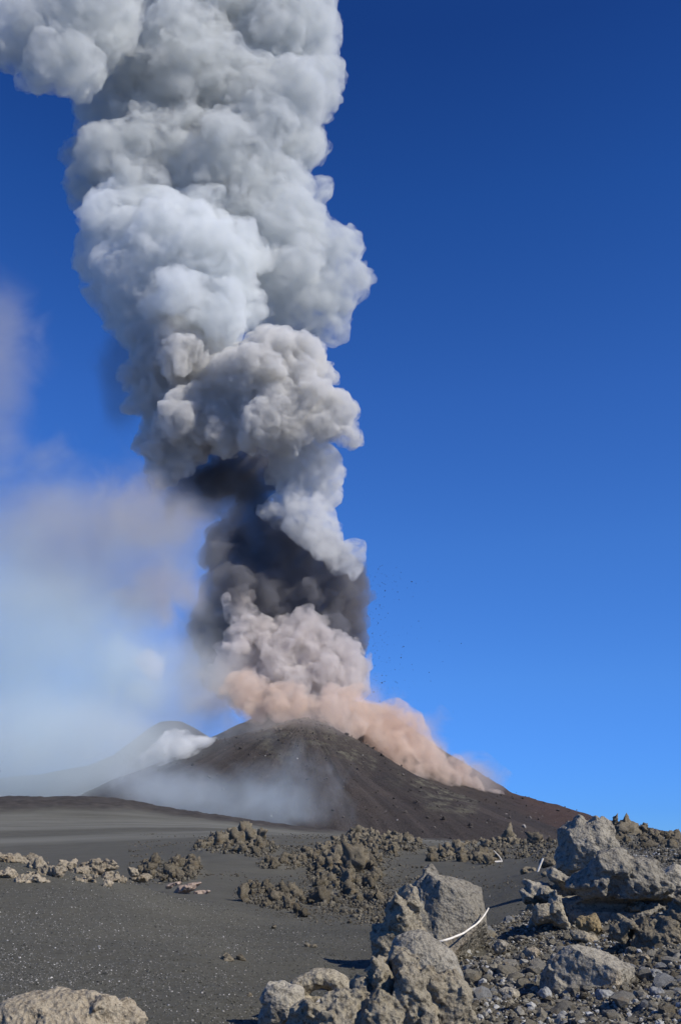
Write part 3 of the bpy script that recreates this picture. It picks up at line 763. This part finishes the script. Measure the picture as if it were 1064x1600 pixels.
rock_sdf('boulder', [(700, 1425, 0, 70, 60, 66, BLOCK), (672, 1372, 4, 12, 14, 22, 'f', 14), (662, 1392, 2, 20, 24, 24, 'f', 0), (648, 1450, -14, 26, 30, 40, 'f', 0), (668, 1470, -20, 22, 26, 22, 'f', 10)],
         14.6, RK_GREY, 'big angular grey boulder with a pointed top above the white stick', 111, rough=((34, 2.4), (12, 1.4), (5, 1.0)), pits=((8, 1.2),), k=0.8)
rock_sdf('lava_crag', [(625, 1432, 0, 26, 30, 36, 'f', 15), (610, 1470, 0, 28, 30, 36, 'f', 0), (640, 1478, 5, 30, 30, 40, 'f', 0), (594, 1500, -5, 14, 20, 26, 'f', 0), (640, 1405, 5, 18, 20, 22, 'f', 0), (600, 1520, 0, 26, 25, 28, 'f', 0)],
         12.0, RK_BROWN, 'ragged brown spur leaning on the left side of the pointed boulder', 104, vox_px=1.7, rough=((30, 6.0), (12, 4.0), (5, 1.6)), pits=((8, 3.0),), k=1.0)
rock_sdf('boulder', [(442, 1568, 0, 32, 32, 34, 'f', 0), (428, 1590, 0, 24, 28, 26, 'e', 0)], 9.5, RK_GREY, 'grey ribbed boulder left of the arched slab', 105,
         rough=((26, 5.0), (10, 2.6), (5, 1.2)), pits=((7, 1.6),))
ringpts = [(462, 1556), (468, 1541), (480, 1530), (496, 1524), (512, 1525), (526, 1532), (536, 1543), (541, 1556)]
rock_sdf('arched_slab', [(x, y + 4, i * 3 - 8, 15, 20, 12, 'e', 0) for i, (x, y) in enumerate(ringpts)] + [(505, 1582, 0, 50, 30, 26, 'f', 0)], 9.9, RK_BROWN,
         'arched pale brown slab curling over a pocket of ash', 106, rough=((26, 3.0), (9, 1.4)), pits=((6, 0.6),), k=3.0, cat='rock')
rock_sdf('boulder', [(105, 1612, 0, 105, 80, 52, 'f', -2), (60, 1600, 0, 50, 50, 40, 'f', 0), (170, 1600, 0, 40, 50, 36, 'f', 5), (25, 1612, -5, 35, 40, 34, 'f', -20)], 8.4, RK_TAN,
         'broad flat topped tan boulder in the bottom left corner', 107, rough=((50, 6.0), (18, 3.0), (6, 1.4)), pits=((10, 2.0), (5, .7)))
# --- the right-hand slope
WEDGE = [(0.34, -0.22, 0.92, 25), (-0.42, -0.88, 0.12, 36), (-0.95, -0.1, 0.2, 60), (0.75, -0.55, -0.15, 50), (0.05, 1, 0.1, 42), (0, 0, -1, 42), (-0.15, 0.6, 0.75, 36), (-0.6, -0.3, 0.72, 47), (0.9, 0.3, 0.1, 68)]
rock_sdf('boulder', [(924, 1516, 0, 75, 60, 50, WEDGE), (872, 1540, 0, 20, 26, 22, 'f', 0), (868, 1520, 6, 16, 22, 20, 'f', 20)], 10.7, RK_GREY,
         'wedge shaped grey boulder with a dark shaded left face among rubble', 117, rough=((34, 2.2), (11, 1.5), (5, 1.2)), pits=((7, 1.5),), k=0.8)
rock_sdf('boulder', [(915, 1322, 0, 48, 45, 46, 'f', 0), (890, 1345, 5, 24, 30, 40, 'f', 0), (930, 1300, 0, 32, 30, 26, 'f', 0), (945, 1345, 0, 30, 30, 38, 'f', 0)], 22.0, RK_GREY,
         'tall rough boulder standing highest against the sky at right', 123, vox_px=1.7, rough=((24, 4.0), (9, 2.6), (4, 1.0)), pits=((7, 2.2),), k=1.5)
rock_sdf('boulder', [(955, 1358, 0, 46, 40, 32, 'f', 5), (1000, 1368, 0, 38, 40, 34, 'f', -8), (932, 1382, 2, 40, 34, 22, 'f', 0), (985, 1388, -6, 34, 30, 20, 'f', 0), (1022, 1384, 0, 26, 30, 22, 'f', 0), (965, 1428, 26, 95, 34, 28, 'f', 0)], 15.6, RK_GREY,
         'long overhanging block lying below the tallest right hand boulder', 125, rough=((24, 3.0), (9, 2.0), (5, 1.2)), pits=((8, 2.0),), k=0.8, cuts=((945, 1416, -24, 90, 44, 12), (1020, 1412, -24, 50, 40, 9)))
rock_sdf('slab', [(880, 1376, 4, 32, 26, 9, 'f', -30), (846, 1392, 0, 28, 26, 13, 'f', -16), (893, 1408, -8, 36, 26, 6, 'f', 4), (870, 1412, 18, 40, 20, 26, 'f', 0), (826, 1400, 2, 14, 18, 12, 'f', 0)], 16.5, RK_GREY,
         'tilted grey slab jutting left from the overhanging block', 127, vox_px=1.3, rough=((14, 2.0), (6, 1.2)), pits=((6, 1.0),), cat='rock', cuts=((895, 1396, -22, 32, 26, 9), (872, 1426, -20, 34, 26, 12)))
rock_sdf('slab', [(1000, 1404, 2, 60, 30, 5, 'f', 2), (1058, 1396, 6, 50, 30, 8, 'f', 0), (1060, 1420, 30, 60, 26, 18, 'f', 0)], 16.0, RK_GREY,
         'thin dark ledge sticking out under the overhanging block', 128, vox_px=1.3, rough=((14, 1.8), (6, 1.0)), pits=((6, 0.8),), cat='rock')
rock_sdf('boulder', [(868, 1420, 0, 15, 18, 26, 'f', 0), (850, 1428, 3, 18, 18, 20, 'f', 0), (878, 1440, 0, 14, 14, 12, 'f', 0)], 15.6, RK_BROWN,
         'knobbly brown rock propping the tilted slab', 129, vox_px=1.3, rough=((14, 3.0), (6, 1.6)), pits=((6, 1.5),))
rock_sdf('boulder', [(1052, 1372, 0, 26, 30, 22, 'f', 0), (1085, 1375, 0, 35, 30, 28, 'f', 0)], 18.0, RK_GREY,
         'smooth grey block cut by the right edge of the picture', 130, rough=((20, 2.5), (7, 1.0)), pits=((6, .8),))
rock_sdf('boulder', [(920, 1443, 0, 18, 18, 15, 'f', -10), (930, 1450, 0, 10, 14, 12, 'f', 0)], 14.6, RK_OCHRE, 'ochre yellow rock in the shade below the overhang', 131, vox_px=1.1,
         rough=((9, 2.0), (4, 1.0)), pits=((5, 1.4),), cat='rock')
rock_sdf('boulder', [(838, 1440, 0, 12, 14, 12, 'f', 0)], 16.2, RK_TAN, 'small tan rock at the foot of the tilted slab', 132, vox_px=1.1, rough=((9, 1.6), (4, .8)), pits=((5, .8),), cat='rock')
rock_sdf('lava_crag', [(1040, 1455, 0, 40, 45, 32, 'f', 0), (1010, 1470, -4, 30, 30, 30, 'f', 0), (1075, 1450, 0, 36, 40, 44, 'f', 0), (975, 1452, 8, 22, 25, 18, 'f', 0)], 12.8, RK_CLINK,
         'spiky brown crag on the right edge above the wedge shaped boulder', 133, vox_px=1.7, rough=((18, 6.0), (8, 4.0), (4, 1.6)), pits=((8, 3.0),), k=1.0)
rock_sdf('boulder', [(985, 1425, 0, 26, 24, 14, 'f', 0), (955, 1430, 0, 14, 16, 10, 'f', 0)], 15.8, RK_CLINK, 'low rough rock just under the dark ledge', 134, vox_px=1.3, rough=((12, 4.0), (5, 1.8)), pits=((6, 2.0),), cat='rock')
for i, (px, py, rx, ry, Y, m, lab) in enumerate([
        (1026, 1557, 13, 15, 9.6, RK_PALE, 'pale triangular stone right of the wedge shaped boulder'),
        (945, 1557, 16, 12, 9.9, RK_PALE, 'pale flat stone tilted at the foot of the wedge shaped boulder'),
        (966, 1560, 12, 8, 9.75, RK_GREY, 'small grey stone beside the tilted pale one'),
        (1025, 1524, 11, 8, 10.8, RK_PALE, 'pale bluish stone near the right edge on gravel'),
        (1006, 1496, 8, 6, 12.1, RK_TAN, 'little tan stone behind the right tip of the wedge boulder'),
        (850, 1553, 11, 8, 10.5, RK_PALE, 'pale stone at the left foot of the wedge shaped boulder'),
        (868, 1503, 7, 9, 12.5, RK_PALE, 'bright sharp pale stone against the wedge boulder'),
        (780, 1480, 12, 10, 14.2, RK_GREY, 'lone grey block on the gravel right of the stick'),
        (830, 1490, 14, 10, 13.2, RK_TAN, 'tan lump on the gravel left of the wedge boulder'),
        (795, 1552, 16, 9, 10.8, RK_GREY, 'flat grey stone in the shadow of the wedge boulder'),
        (880, 1573, 11, 7, 9.7, RK_PALE, 'pale flat stone in front of the wedge boulder'),
        (440, 1588, 5, 6, 9.8, RK_PALE, 'little white stone before the grey ribbed boulder'),
        (912, 1465, 20, 9, 14.0, RK_BROWN, 'low brown stone in front of the ochre rock')]):
    rock_sdf('stone', [(px, py, 0, rx, max(rx, ry), ry, 'f', 10 * (i % 3 - 1))], Y, m, lab, 140 + i, vox_px=1.0, rough=((9, 1.2), (4, .6)), pits=((5, .5),), k=1, cat='stone')
# --- small rocks out on the ash
for i, (px, py, rx, ry, m, lab) in enumerate([
        (824, 1361, 11, 7, RK_CLINK, 'low brown rock left of the short upright stick'),
        (856, 1348, 12, 10, RK_CLINK, 'brown rock right behind the short upright stick'),
        (850, 1367, 7, 6, RK_CLINK, 'smaller brown rock in front of the short upright stick'),
        (354, 1497, 11, 6, RK_CLINK, 'low brown rock alone on the dark ash'),
        (375, 1497, 8, 6, RK_CLINK, 'dark stone close right of the lone brown rock'),
        (488, 1478, 9, 4, RK_CLINK, 'flat dark rock on the ash below the clinker field'),
        (426, 1450, 5, 3, RK_CLINK, 'tiny dark stone on smooth ash'),
        (388, 1556, 4, 6, RK_CLINK, 'little pointed dark stone left of the ribbed boulder')]):
    g = ground_at(px, py + ry * 0.6)
    rock_sdf('stone', [(px, py, 0, rx, rx, ry, 'f', 0)], g[1], m, lab, 170 + i, vox_px=.9, rough=((9, 1.8), (4, .8)), pits=((5, 1.),), k=1, cat='stone')
# --- the tan crust along the crest of the left hillock
for i, (px, py, rx, ry, lab) in enumerate([
        (8, 1342, 28, 9, 'flat tan crust at the left picture edge on the crest'), (44, 1341, 17, 6, 'thin tan crust second from the left edge'),
        (56, 1352, 14, 12, 'small tan lump with pale top on the hillock crest'), (48, 1374, 22, 9, 'low tan crust lying in front of the crest rocks'),
        (80, 1362, 20, 13, 'ridged tan rock left of the gap in the crust'), (104, 1352, 16, 10, 'tan rock with a humped top on the crest'),
        (128, 1362, 15, 8, 'low tan rock in the middle of the crust row'), (148, 1356, 24, 14, 'largest tan crust rock, right of the gap'),
        (132, 1374, 14, 7, 'small tan rock fallen below the crust row'), (172, 1352, 14, 8, 'pale tan rock toward the right end of the crest'),
        (176, 1372, 20, 8, 'sloping tan crust tongue at the right end of the row'), (166, 1382, 9, 8, 'small pointed tan rock under the sloping tongue'),
        (8, 1366, 18, 8, 'low tan rock under the left end of the crest'), (209, 1363, 8, 6, 'lone tan stone before the dark clinker'), (224, 1370, 12, 4, 'thin tan strip right of the lone tan stone')]):
    g = ground_at(px, py + ry * 0.5, 30.0)
    rock_sdf('crust_rock', [(px, py, 0, rx, rx * .8, ry, 'f', 8 * (i % 3 - 1)), (px - rx * .5, py + 2, 0, rx * .5, rx * .6, ry * .7, 'f', 0), (px + rx * .45, py + 1, 2, rx * .5, rx * .6, ry * .8, 'f', 0)],
             min(g[1], 24.3), RK_TAN, lab, 200 + i, vox_px=1.1, rough=((12, 3.5), (6, 2.4), (3, .8)), pits=((6, 2.0),), k=1, cat='rock', group='tan crust rocks along the hillock crest')
g = ground_at(295, 1396, 40.0)
rock_sdf('crust_strip', [(290, 1390, 0, 26, 14, 7, 'f', 18), (310, 1397, -2, 16, 10, 5, 'f', 22), (268, 1384, 0, 14, 9, 3, 'f', 15)], g[1], RK_RED, 'pale pinkish crust strip below the dark clinker mound', 230, vox_px=1.0, rough=((9, 1.5), (4, .8)), pits=((5, .6),), cat='rock')

# ================================================================== STONES IN NUMBERS
import bmesh
def stone_mesh(name, seed, sub=2, rough=0.18, planes=10, flat=0.75, detail=0.0):
    bm = bmesh.new(); bmesh.ops.create_icosphere(bm, subdivisions=sub, radius=1.0)
    v = np.array([p.co for p in bm.verts], np.float32)
    f = np.array([[p.index for p in q.verts] for q in bm.faces])
    bm.free()
    rs = np.random.default_rng(seed)
    d = rs.normal(size=(planes, 3)); d /= np.linalg.norm(d, axis=1, keepdims=True)
    r = np.full(len(v), 1.25)
    for m in d:
        k = v @ m; h = rs.uniform(0.6, 0.95)
        r = np.minimum(r, np.where(k > 0.05, h / np.maximum(k, 0.05), 9))
    r = r * (1 + rough * fbm(v * 1.7 + seed, 3, seed))
    if detail: r = r * (1 + detail * (fbm(v * 4.5 + seed, 3, seed + 5) - 1.2 * np.clip(0.4 - worley(v * 3.2 + seed, seed), 0, 1)))
    v = v * r[:, None] * np.array((1.0, rs.uniform(0.7, 1.0), flat))
    v[:, 2] -= v[:, 2].min() * 0.55
    return v, f
def rand_rot(rs, n, tilt=0.5):
    a = rs.uniform(0, 2 * np.pi, n); b = rs.normal(0, tilt, n); c = rs.normal(0, tilt, n)
    ca, sa, cb, sb, cc, sc = np.cos(a), np.sin(a), np.cos(b), np.sin(b), np.cos(c), np.sin(c)
    Z = np.zeros((n, 3, 3)); Z[:, 0, 0] = ca; Z[:, 0, 1] = -sa; Z[:, 1, 0] = sa; Z[:, 1, 1] = ca; Z[:, 2, 2] = 1
    X = np.zeros((n, 3, 3)); X[:, 0, 0] = 1; X[:, 1, 1] = cb; X[:, 1, 2] = -sb; X[:, 2, 1] = sb; X[:, 2, 2] = cb
    Yr = np.zeros((n, 3, 3)); Yr[:, 1, 1] = 1; Yr[:, 0, 0] = cc; Yr[:, 0, 2] = sc; Yr[:, 2, 0] = -sc; Yr[:, 2, 2] = cc
    return Z @ X @ Yr
def scatter(name, lib, pos, size, mat, rs, tilt=0.5, smooth_=False, origin=None):
    """many small stones in one mesh; each carries its own shade"""
    pick = rs.integers(0, len(lib), len(pos)); rot = rand_rot(rs, len(pos), tilt)
    tone = rs.uniform(0, 1, len(pos))
    V, F, T = [], [], []; off = 0
    o0 = np.zeros(3) if origin is None else origin
    for k, (v, f) in enumerate(lib):
        s = np.where(pick == k)[0]
        if not len(s): continue
        w = np.einsum('nij,vj->nvi', rot[s], v) * size[s][:, None, None] + (pos[s] - o0)[:, None, :]
        V.append(w.reshape(-1, 3)); T.append(np.repeat(tone[s], len(v)))
        F.append((f[None] + (np.arange(len(s)) * len(v))[:, None, None] + off).reshape(-1, 3)); off += len(s) * len(v)
    me = mesh_np(name, np.concatenate(V), np.concatenate(F), smooth_)
    attr(me, 'tone', np.concatenate(T))
    me.materials.append(mat)
    return me
def tone_material(name, stops, rough=0.95, fine=40.0):
    M = Mat(name); co = M.coord('Object')
    a = M.n('ShaderNodeAttribute'); a.attribute_name = 'tone'
    c = M.ramp(a.outputs['Fac'], stops)
    n = M.noise(fine, 5, 0.7, co)
    c = M.mix(M.ramp(n, [(0.35, (0.75, 0.75, 0.75)), (0.6, (0, 0, 0))]), c, M.mix(1.0, c, (0.45, 0.43, 0.4), 'MULTIPLY'))
    M.base(c, rough); M.bump(n, 0.6, 0.01)
    return M.m
GRAVEL = tone_material('gravel_stone', [(0.0, (0.07, 0.061, 0.046)), (0.4, (0.15, 0.135, 0.102)), (0.7, (0.24, 0.22, 0.172)), (0.88, (0.33, 0.32, 0.28)), (1.0, (0.48, 0.485, 0.47))])
GRAIN = tone_material('pumice_grain', [(0.0, (0.10, 0.098, 0.088)), (0.6, (0.21, 0.205, 0.185)), (0.9, (0.36, 0.35, 0.32)), (1.0, (0.6, 0.58, 0.54))])
CLINK_T = tone_material('clinker_bit', [(0.0, (0.05, 0.044, 0.033)), (0.6, (0.12, 0.108, 0.081)), (1.0, (0.20, 0.18, 0.138))], fine=25.0)

LIB = [stone_mesh('s', 300 + i, 1, 0.2, 9, 0.7) for i in range(8)]
LIB2 = [stone_mesh('s', 320 + i, 2, 0.22, 9, 0.7) for i in range(8)]
CLK = [stone_mesh('c', 340 + i, 2, 0.5, 6, 0.95, 0.5) for i in range(8)]
CLK3 = [stone_mesh('c', 360 + i, 3, 0.5, 6, 0.95, 0.6) for i in range(8)]
TINY = []
for i in range(4):
    rs_ = np.random.default_rng(380 + i)
    v_ = np.array([(1, 0, 0), (-1, 0, 0), (0, 1, 0), (0, -1, 0), (0, 0, 1), (0, 0, -1)], np.float32) * rs_.uniform(0.6, 1.1, (6, 1))
    TINY.append((v_, np.array([(0, 2, 4), (2, 1, 4), (1, 3, 4), (3, 0, 4), (2, 0, 5), (1, 2, 5), (3, 1, 5), (0, 3, 5)])))

def spread(n, r0, r1, a0, a1, rs, power=1.0):
    """points of the ground between two distances and two bearings (degrees)"""
    r = np.exp(rs.uniform(0, 1, n) ** power * (math.log(r1) - math.log(r0)) + math.log(r0))
    a = np.radians(rs.uniform(a0, a1, n))
    return r * np.sin(a), r * np.cos(a)
rs = np.random.default_rng(55)
# gravel of the stony slope
x, y = spread(80000, 8.5, 60.0, 1.0, 24.0, rs)
keep = rubble_mask(x, y) > rs.uniform(0.15, 0.9, len(x)); x, y = x[keep], y[keep]
r = np.hypot(x, y)
size = np.exp(rs.normal(math.log(0.013), 0.5, len(x))) * (1 + r * 0.02)
z = ground_height(x, y)
me = scatter('gravel', LIB, np.stack([x, y, z - size * 0.1], 1), np.minimum(size, 0.07), GRAVEL, rs)
tag(link('gravel', me), 'small brown and grey gravel covering the stony slope at right', 'gravel', kind='stuff')
# the larger stones, one by one
x, y = spread(2600, 9.0, 22.0, 3.5, 21.0, rs, 0.8)
keep = rubble_mask(x, y) > 0.75; x, y = x[keep], y[keep]
size = np.exp(rs.normal(math.log(0.034), 0.5, len(x)))
z = ground_height(x, y)
RK_STONE = rock_material('brown_stone', (0.075, 0.064, 0.048), (0.21, 0.19, 0.145), (0.32, 0.295, 0.23))
RK_STONE2 = rock_material('grey_stone', (0.08, 0.073, 0.06), (0.22, 0.205, 0.17), (0.33, 0.312, 0.262))
mats = [RK_STONE, RK_STONE2, RK_STONE2, RK_CLINK, RK_STONE, RK_PALE, RK_STONE2, RK_STONE]
lib_me = []
for i, (v, f) in enumerate(LIB2):
    m_ = mesh_np('stone', v, f, False); m_.materials.append(mats[i]); lib_me.append(m_)
apparent = size / np.hypot(x, y)
order = np.argsort(-apparent)[:290]
for i in order:
    kk_ = int(rs.integers(0, 8)); o = link('stone', lib_me[kk_])
    o.location = (x[i], y[i], z[i] - size[i] * 0.15); o.scale = (size[i],) * 3
    o.rotation_euler = (rs.normal(0, 0.35), rs.normal(0, 0.35), rs.uniform(0, 6.28))
    w_ = ['brown', 'grey', 'grey', 'dark brown', 'brown', 'pale', 'grey', 'brown'][kk_]
    tag(o, 'loose angular %s stone lying in the gravel of the right hand slope' % w_, 'stone', 'loose %s stones on the stony slope' % w_)
# pale grains on the ash
x, y = spread(64000, 7.5, 30.0, -23.0, 9.0, rs)
rm = rubble_mask(x, y)
dens = np.clip(0.9 - 0.045 * (np.degrees(np.arctan2(x, y)) + 14), 0.06, 1.0) * (0.35 + 0.65 * smooth(-0.35, 0.35, fbm(np.stack([x * 0.5, y * 0.5, x * 0], 1), 3, 9)))
keep = (rm < 0.4) & (rs.uniform(0, 1, len(x)) < dens); x, y = x[keep], y[keep]
size = np.exp(rs.normal(math.log(0.0054), 0.42, len(x))) * (1 + np.hypot(x, y) * 0.02)
me = scatter('pumice_grains', TINY, np.stack([x, y, ground_height(x, y)], 1), size, GRAIN, rs)
tag(link('pumice_grains', me), 'pale pumice grains sprinkled over the dark ash hillock', 'grains', kind='stuff')
# dark lapilli on the ash
x, y = spread(50000, 7.5, 32.0, -24.0, 14.0, rs)
keep = rubble_mask(x, y) < 0.6; x, y = x[keep], y[keep]
size = np.exp(rs.normal(math.log(0.006), 0.45, len(x))) * (1 + np.hypot(x, y) * 0.02)
LAP = tone_material('lapilli', [(0.0, (0.055, 0.055, 0.047)), (0.7, (0.11, 0.109, 0.092)), (1.0, (0.17, 0.168, 0.145))])
me = scatter('lapilli', TINY, np.stack([x, y, ground_height(x, y)], 1), size, LAP, rs)
tag(link('lapilli', me), 'fine dark cinders strewn over the ash', 'cinders', kind='stuff')

# --- clinker outcrops : a heap of spiky lumps; the big ones single, the small ones as one
clk_me = []
for i, (v, f) in enumerate(CLK3):
    m_ = mesh_np('clinker', v, f, True); m_.materials.append(RK_CLINK); clk_me.append(m_)
def outcrop(label, patches, big, n_big, n_small, seed, size_px=1.75):
    n_small = int(n_small * 3.0); n_big = int(n_big * 1.3)
    """patches (px, py, rx, ry) of ground covered, seen in the photograph ; big (px, py, r) the boulders standing out"""
    rs = np.random.default_rng(seed)
    pts, wt = [], []
    tot = sum(a[2] * a[3] for a in patches)
    for px, py, rx, ry in patches:
        for _ in range(int((n_big + n_small) * rx * ry / tot) + 1):
            q = np.sqrt(rs.uniform()) ; a = rs.uniform(0, 6.283)
            pts.append((px + rx * q * math.cos(a), py + ry * q * math.sin(a)))
    rs.shuffle(pts)
    P = ground_many(pts)
    base = P.mean(0); base[2] = gz(base[0], base[1])
    root = link('clinker_outcrop', None); root.location = base
    tag(root, label, 'outcrop', 'clinker outcrops on the ash')
    sc = np.array([metre_per_px(p) for p in P])
    size = sc * size_px * np.exp(rs.normal(0, 0.55, len(P)))
    order = np.argsort(-size)
    for i in order[:n_big]:
        o = link('clinker', clk_me[rs.integers(0, 8)], None, root)
        o.location = P[i] - base + np.array((0, 0, size[i] * 0.1)); o.scale = (size[i] * rs.uniform(0.8, 1.2), size[i], size[i] * rs.uniform(0.8, 1.3))
        o.rotation_euler = (rs.normal(0, 0.4), rs.normal(0, 0.4), rs.uniform(0, 6.28))
    rest = order[n_big:]
    me = scatter('clinker_rubble', CLK, P[rest], size[rest] * 0.8, CLINK_T, rs, 0.5, True, base)
    o = link('clinker_rubble', me, None, root); o['kind'] = 'stuff'
    for px, py, rr in big:
        g = ground_at(px, py + rr * 0.7); s = metre_per_px(g)
        o = link('lava_block', clk_me[rs.integers(0, 8)], None, root)
        o.location = g - base; o.scale = (rr * s * 0.9, rr * s * 0.9, rr * s * rs.uniform(0.9, 1.2)); o.rotation_euler = (rs.normal(0, .2), rs.normal(0, .2), rs.uniform(0, 6.28))
    return root
outcrop('dark clinker mound with a split block left of centre', PATCHES['mound'], [(372, 1312, 17), (400, 1322, 12), (352, 1316, 10)], 60, 420, 61)
outcrop('low dark clinker mound above the pink crust strip', PATCHES['low'], [(280, 1352, 9), (240, 1350, 8)], 50, 320, 62)
outcrop('isolated clinker patch with a brown block at its left end', PATCHES['lone'], [(382, 1402, 11), (412, 1388, 7)], 40, 260, 63)
outcrop('widest clinker field around the dark central hollow', PATCHES['field'], [(553, 1352, 20), (525, 1350, 12), (500, 1408, 15), (495, 1383, 8), (580, 1385, 12), (545, 1385, 12), (480, 1330, 7), (476, 1430, 8), (465, 1425, 7)], 200, 1300, 64)
outcrop('thin clinker ridge on the skyline right of the blue smoke', PATCHES['ridge'], [(612, 1311, 8), (635, 1316, 7)], 40, 260, 65, 1.7)
outcrop('short clinker row behind the pointed boulder', PATCHES['row'], [(675, 1342, 8), (690, 1335, 7), (722, 1344, 7)], 40, 240, 66, 1.8)
outcrop('clinker slope left of the tallest right hand boulder', PATCHES['slope'], [(830, 1310, 8), (838, 1316, 7)], 40, 360, 67, 1.7)
outcrop('dark rocky rise behind the right hand boulders', PATCHES['rise'], [(1048, 1325, 9), (1008, 1300, 6), (1060, 1312, 5), (1035, 1310, 5)], 60, 420, 68, 1.7)

# --- loose cinders lying between the outcrops
rs = np.random.default_rng(88)
n_ = 34000
q = np.stack([rs.uniform(200, 900, n_), rs.uniform(1303, 1455, n_)], 1)
P = ground_many(q)
w_ = fbm(np.stack([P[:, 0] * 0.16, P[:, 1] * 0.09, P[:, 0] * 0], 1), 4, 66) + 0.9 * clinker_mask(P[:, 0], P[:, 1]) - 0.14 + 0.38 * smooth(380, 520, q[:, 0]) * (1 - smooth(640, 700, q[:, 0]))
keep = (rs.uniform(-0.15, 0.45, n_) < w_) & (P[:, 1] > 20.5) & (rubble_mask(P[:, 0], P[:, 1]) < 0.7)
P = P[keep]
size = np.array([metre_per_px(p) for p in P]) * np.exp(rs.normal(math.log(0.85), 0.5, len(P)))
me = scatter('cinder_rubble', LIB2, P, np.minimum(size, 0.16), CLINK_T, rs, 0.6, False)
tag(link('cinder_rubble', me), 'loose brown cinders scattered on the ash between the clinker outcrops', 'cinders', kind='stuff')

# --- sticks
def stick(name, path, r0, r1, mat, label, cat='stick', sides=7):
    cu = bpy.data.curves.new(name, 'CURVE'); cu.dimensions = '3D'; cu.bevel_depth = 1.0; cu.bevel_resolution = 2; cu.use_fill_caps = True
    sp = cu.splines.new('NURBS'); sp.points.add(len(path) - 1); sp.use_endpoint_u = True; sp.order_u = 3
    for i, p in enumerate(path):
        t = i / (len(path) - 1)
        sp.points[i].co = (*p, 1); sp.points[i].radius = r0 + (r1 - r0) * t
    o = bpy.data.objects.new(name, cu); COL.objects.link(o)
    dg = bpy.context.evaluated_depsgraph_get()
    me = bpy.data.meshes.new_from_object(o.evaluated_get(dg))
    bpy.data.objects.remove(o); bpy.data.curves.remove(cu)
    base = np.mean(path, 0); base[2] = min(p[2] for p in path)
    v = np.empty(len(me.vertices) * 3, np.float32); me.vertices.foreach_get('co', v); v = v.reshape(-1, 3) - base
    me.vertices.foreach_set('co', v.ravel()); me.update(); me.materials.clear()
    o = link(name, me, mat); o.location = base; tag(o, label, cat)
    return o
M = Mat('bleached_wood'); co = M.coord('Object')
M.base(M.ramp(M.noise(14, 4, 0.6, co), [(0.3, (0.62, 0.55, 0.43)), (0.6, (0.82, 0.78, 0.68))]), 0.7)
WOOD = M.m
stick('bent_stick', [at(671, 1473, 13.7), at(681, 1472.5, 13.65), at(690, 1470.5, 13.6), at(703, 1467, 13.65), at(712, 1463, 13.7), at(724, 1458.5, 13.8), at(735, 1450, 13.9), at(744, 1444.5, 14.0), at(752, 1436, 14.1), at(758, 1428, 14.2), at(763, 1419, 14.3)], 0.017, 0.009, WOOD, 'long bent bleached stick curving under the pointed boulder')
stick('short_stick', [at(492, 1569, 9.15), at(500, 1564, 9.15), at(509, 1557, 9.15)], 0.012, 0.012, WOOD, 'short white stick lying in the arched slab pocket')
g = ground_at(839, 1364)
stick('upright_stick', [g + np.array((0, 0, -.03)), at(843.5, 1352, g[1]), at(848, 1341, g[1])], 0.032, 0.03, WOOD, 'short pale stick standing between brown rocks')
g = ground_at(770, 1350); s_ = metre_per_px(g)
stick('branch', [g + np.array((-4 * s_, 0, .02)), g + np.array((5 * s_, 0, .05)), g + np.array((14 * s_, 0, .06))], 1.6 * s_, 1.6 * s_, WOOD, 'pale branch lying on the ash with a thin twig', 'branch')
stick('twig', [g + np.array((14 * s_, 0, .06)), g + np.array((13 * s_, 0, 6 * s_)), g + np.array((7 * s_, 0, 13 * s_)), g + np.array((2 * s_, 0, 18 * s_))], 0.9 * s_, 0.5 * s_, WOOD, 'thin curved twig rising from the pale branch', 'twig')

# --- tephra thrown out of the vent
rs = np.random.default_rng(77)
P, S_ = [], []
for _ in range(420):
    py = rs.uniform(880, 1130); px = 566 + abs(rs.exponential(26)) + (py - 880) * 0.06
    p = at(px, py, CR + rs.uniform(-60, 60)); P.append(p); S_.append(min(1.3, 0.42 * math.exp(rs.normal(0, 0.5))))
TEPH = tone_material('tephra', [(0, (0.03, 0.028, 0.026)), (1, (0.07, 0.065, 0.06))])
me = scatter('tephra', TINY, np.array(P), np.array(S_), TEPH, rs, 2.0)
tag(link('tephra', me), 'dark specks of flying ash and lava bits right of the column', 'tephra', kind='stuff')

# --- blocks lying on the flanks of the volcano
rs = np.random.default_rng(91)
def on_mesh(o, n, keep):
    v = np.empty(len(o.data.vertices) * 3, np.float32); o.data.vertices.foreach_get('co', v); v = v.reshape(-1, 3)
    v = v[keep(v)]
    return v[rs.integers(0, len(v), n)] + rs.normal(0, 2.0, (n, 3)) * (1, 1, 0)
BLK = tone_material('flank_block', [(0, (0.04, 0.036, 0.034)), (0.7, (0.10, 0.088, 0.078)), (0.92, (0.2, 0.18, 0.16)), (1, (0.38, 0.36, 0.33))], fine=0.5)
for o_, lab in ((near_flank, 'scattered blocks fallen on the dark near flank'), (far_flank, 'scattered blocks on the reddish far flank')):
    y0 = 1200 if o_ is near_flank else 1480
    P = on_mesh(o_, 1500, lambda v: (v[:, 1] < y0 + 20) & (v[:, 2] > -20))
    me = scatter('fallen_blocks', LIB, P, np.exp(rs.normal(math.log(0.75), 0.5, len(P))), BLK, rs, 1.0)
    tag(link('fallen_blocks', me), lab, 'blocks', kind='stuff')
